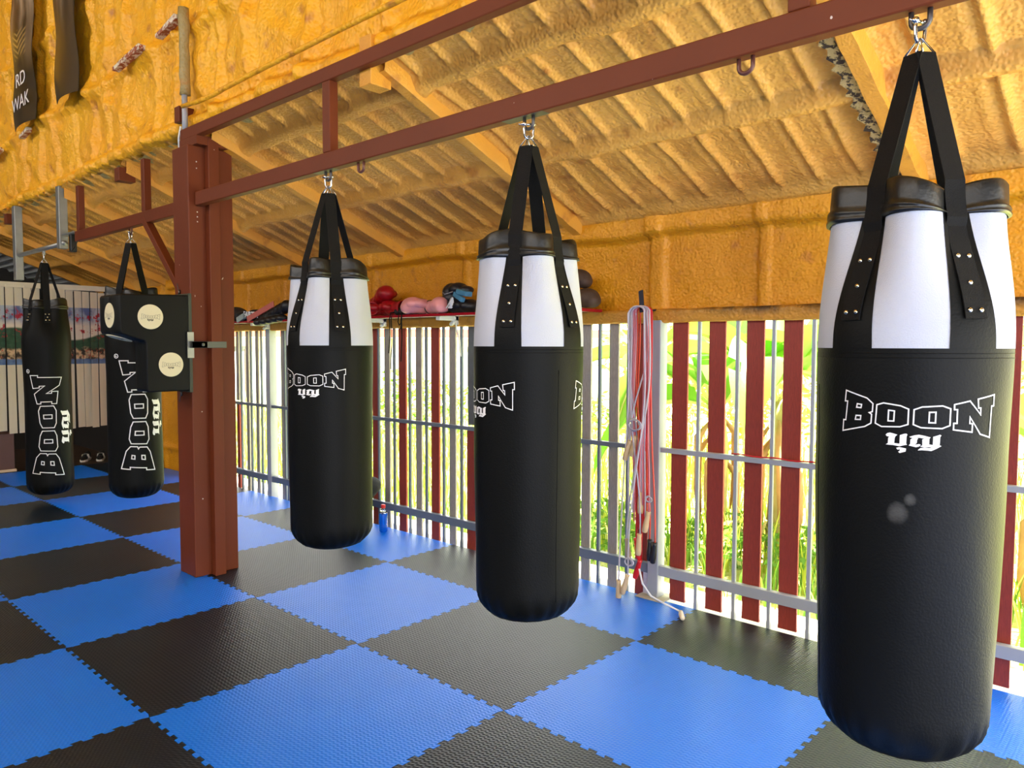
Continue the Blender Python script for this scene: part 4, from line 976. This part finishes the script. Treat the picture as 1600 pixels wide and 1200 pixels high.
def leafcloud(m, c, r, n, s):
    for _ in range(n):
        d = Vector((random.gauss(0,1), random.gauss(0,1), random.gauss(0,1))).normalized()*random.uniform(.55, 1)**.5
        p_ = Vector(c) + Vector((d.x*r[0], d.y*r[1], d.z*r[2])); a = Vector((random.gauss(0,1), random.gauss(0,1), random.gauss(0,.6))).normalized(); b = a.cross(Vector((random.gauss(0,1), random.gauss(0,1), random.gauss(0,1)))).normalized()
        q = s*random.uniform(.6, 1.3)
        m.add([p_-a*q, p_+b*q*.38, p_+a*q, p_-b*q*.38], [(0,1,2,3)])
def bush(x, y, w_, h, n, m_, lab, s=.05, stems=4):
    r_ = empty('bush', (x, y, -.2), lab, 'bush', 'bushes beyond the fence')
    m = M()
    for k in range(4): leafcloud(m, (x+random.uniform(-.3,.3)*w_, y+random.uniform(-.3,.3)*w_, -.15+h*(.35+.15*k)), (w_*.42, w_*.42, h*.22), n//4, s)
    m.build('foliage', m_, r_)
    m = M()
    for k in range(stems): m.tube([(x+.05*k, y, -.22), (x+random.uniform(-.3,.3)*w_, y+random.uniform(-.2,.2)*w_, h*.7)], [.02, .008], 6)
    m.build('stems', BANT, r_)
bush(-6.2, 5.2, 2.2, 1.25, 1500, LEAFG, 'low green bush behind the far fence panel, left of the first heavy bag', .06)
bush(-3.9, 5.6, 2.0, 1.05, 1300, LEAFG, 'green bush seen between the first and middle heavy bags', .055)
bush(-2.0, 6.8, 2.6, 1.5, 1600, LEAFY, 'pale yellow-green bush behind the slats left of the middle bag', .06)
bush(-.9, 6.2, 2.4, 2.4, 2400, LEAFY, 'tall bright bush behind the grey slats right of the middle bag', .06)
bush(1.2, 7.5, 2.8, 2.6, 2600, LEAFY, 'tall bright bush behind the banana plants', .07)
bush(3.6, 6.2, 2.4, 2.3, 2000, LEAFY, 'bright bush behind the fence at the right picture edge', .07)
bush(.6, 3.1, .9, .35, 700, LEAFG, 'low leafy weeds at the fence foot beside the post', .04, 2)
bush(-.3, 3.0, 1.0, .32, 700, LEAFG, 'low leafy weeds at the fence foot right of the middle bag', .04, 2)
def bleaf(m, mr, base, az, ln, wd, rise, droop, twist=0.0, tear=True):
    n = 16; dirh = Vector((math.cos(az), math.sin(az), 0)); sd_ = Vector((-math.sin(az), math.cos(az), 0)); base = Vector(base); P = []
    for i in range(n+1):
        t = i/n; P.append(base + dirh*(ln*t*(1-.25*t*droop)) + Vector((0,0,1))*(ln*(rise*t - droop*t*t)))
    rows = []
    for i in range(n+1):
        t = i/n; ww = wd*math.sin(PI*min(1, .06+t*.94))**.6*.5 if t > .14 else .012
        T = (P[min(i+1, n)]-P[max(i-1, 0)]).normalized(); s2 = (Matrix.Rotation(twist, 3, T) @ sd_).normalized(); up = T.cross(s2) * -1
        if up.z < 0: up = -up
        rows.append([P[i]-s2*ww-up*ww*.35*(-1), P[i]-s2*ww*.5+up*ww*.22, P[i].copy(), P[i]+s2*ww*.5+up*ww*.22, P[i]+s2*ww+up*ww*.35])
    m.add([q for r in rows for q in r], [(5*i+k, 5*i+k+1, 5*i+k+6, 5*i+k+5) for i in range(n) for k in range(4) if not (tear and i in (7, 11) and k in (0,))])
    mr.tube(P, [.016*(1-.85*i/n)+.002 for i in range(n+1)], 6)
def banana(x, y, h, leaves, lab, seed):
    random.seed(seed); r_ = empty('banana_plant', (x, y, -.2), lab, 'banana plant', 'banana plants')
    m = M(); m.tube([(x, y, -.22), (x+.02, y, h*.3), (x+.03, y+.02, h*.7), (x+.02, y, h)], [.085, .075, .06, .04], 12); m.build('trunk', BANT, r_, smooth=True)
    m = M()
    for k in range(7):
        a = random.uniform(0, 2*PI); z0 = h*random.uniform(.55, .95)
        m.tube([(x+.06*math.cos(a), y+.06*math.sin(a), z0), (x+.16*math.cos(a), y+.16*math.sin(a), z0-.12), (x+.17*math.cos(a), y+.15*math.sin(a), z0-.45), (x+.13*math.cos(a), y+.12*math.sin(a), z0-.75)], [.01, .035, .03, .006], 5)
    m.build('dry_leaves', DRY, r_, smooth=True)
    for az, ln, wd, rise, droop, tw in leaves:
        m = M(); mr = M(); bleaf(m, mr, (x, y, h-.05), math.radians(az), ln, wd, rise, droop, tw)
        lf = m.build('leaf', BAN, r_, smooth=True); mr.build('midrib', mat('pale_midrib', (190, 200, 120), .5), lf, smooth=True)
banana(.15, 3.45, 1.0, [(200,1.6,.42,.9,.75,.2),(250,1.5,.40,1.2,1.3,-.3),(150,1.7,.45,1.3,.8,.4),(300,1.3,.40,1.3,1.2,.3),(20,1.5,.42,1.2,.9,0),(95,1.4,.42,1.6,.7,0),(225,1.3,.36,.5,.9,.6)], 'banana plant whose large leaves show right of the fence post', 1)
banana(.72, 3.30, 1.1, [(230,1.5,.42,1.3,1.2,.2),(280,1.3,.42,1.2,1.3,-.4),(330,1.5,.45,1.3,1.0,.3),(180,1.5,.40,1.0,1.0,.2),(60,1.5,.42,1.4,.8,0),(120,1.4,.4,1.5,.8,.2)], 'banana plant with dry shaggy trunk left of the nearest bag', 2)
banana(1.30, 3.7, .9, [(240,1.4,.42,1.2,1.1,.3),(300,1.6,.42,1.1,1.0,-.3),(350,1.6,.42,1.2,.9,.3),(200,1.4,.40,1.4,1.0,.1),(90,1.4,.42,1.5,.8,0)], 'banana plant mostly hidden behind the nearest heavy bag', 3)
banana(2.45, 3.3, .8, [(250,1.4,.42,1.1,1.1,.3),(300,1.3,.42,1.0,1.1,-.3),(200,1.3,.40,1.2,1.1,.1),(30,1.4,.42,1.4,.8,0)], 'banana plant at the right picture edge beyond the nearest bag', 4)
# houses far beyond, sheet fence
WH = mat('cream_render', (236, 226, 196), .8, var=.06, vscale=1); RT = mat('terracotta_roof', (186, 84, 62), .7, var=.2, vscale=5)
hs = empty('far_house', (-22, 14, -.2), 'low cream house with a terracotta roof far beyond the slatted fence', 'house')
dv = Vector((-19.0, 15.0, 0)); ax = Vector((.62, .78, 0)); 
def hb(a0, a1, b0, b1, z0, z1):
    n_ = Vector((-ax.y, ax.x, 0)); m = M(); vs_ = [dv+ax*a+n_*b+Vector((0,0,z)) for a in (a0, a1) for b in (b0, b1) for z in (z0, z1)]
    m.add(vs_, [(0,1,3,2),(4,6,7,5),(0,4,5,1),(2,3,7,6),(0,2,6,4),(1,5,7,3)]); return m
hb(-14, 9, 0, 6, -.2, 1.72).build('wall', WH, hs); 
m = hb(-15, 10, -.6, .1, 1.74, 1.98); m.build('roof', RT, hs)
hb(-15, 10, .1, 6.5, 1.9, 2.05).build('roof_top', RT, hs)
for a in (-10, -6, -2, 3, 6): hb(a, a+1.2, -.05, .05, .5, 1.4).build('window', mat('dim_glass', (90, 100, 110), .2), hs)
cf_ = empty('sheet_fence', (-12, 9, -.2), 'pale corrugated sheet fence with dark posts across the garden', 'fence')
m = M(); a0 = Vector((-21, 4.5, 0)); a1 = Vector((-5.5, 14.5, 0))
d_ = (a1-a0); n_ = Vector((-d_.y, d_.x, 0)).normalized()
def cfn(i, j): return tuple(a0 + d_*(i/300) + n_*(.03*(i % 2)) + Vector((0,0,(-.2, 1.28)[j])))
m.grid(301, 2, cfn); m.build('sheet', mat('white_corrugated', (214, 222, 226), .5, var=.1), cf_)
for k in range(16): 
    p_ = a0+d_*(k/15)-n_*.05; M().box(p_.x-.03, p_.x+.03, p_.y-.03, p_.y+.03, -.2, 1.36).build('post', mat('old_dark_post', (70, 62, 56), .8), cf_)
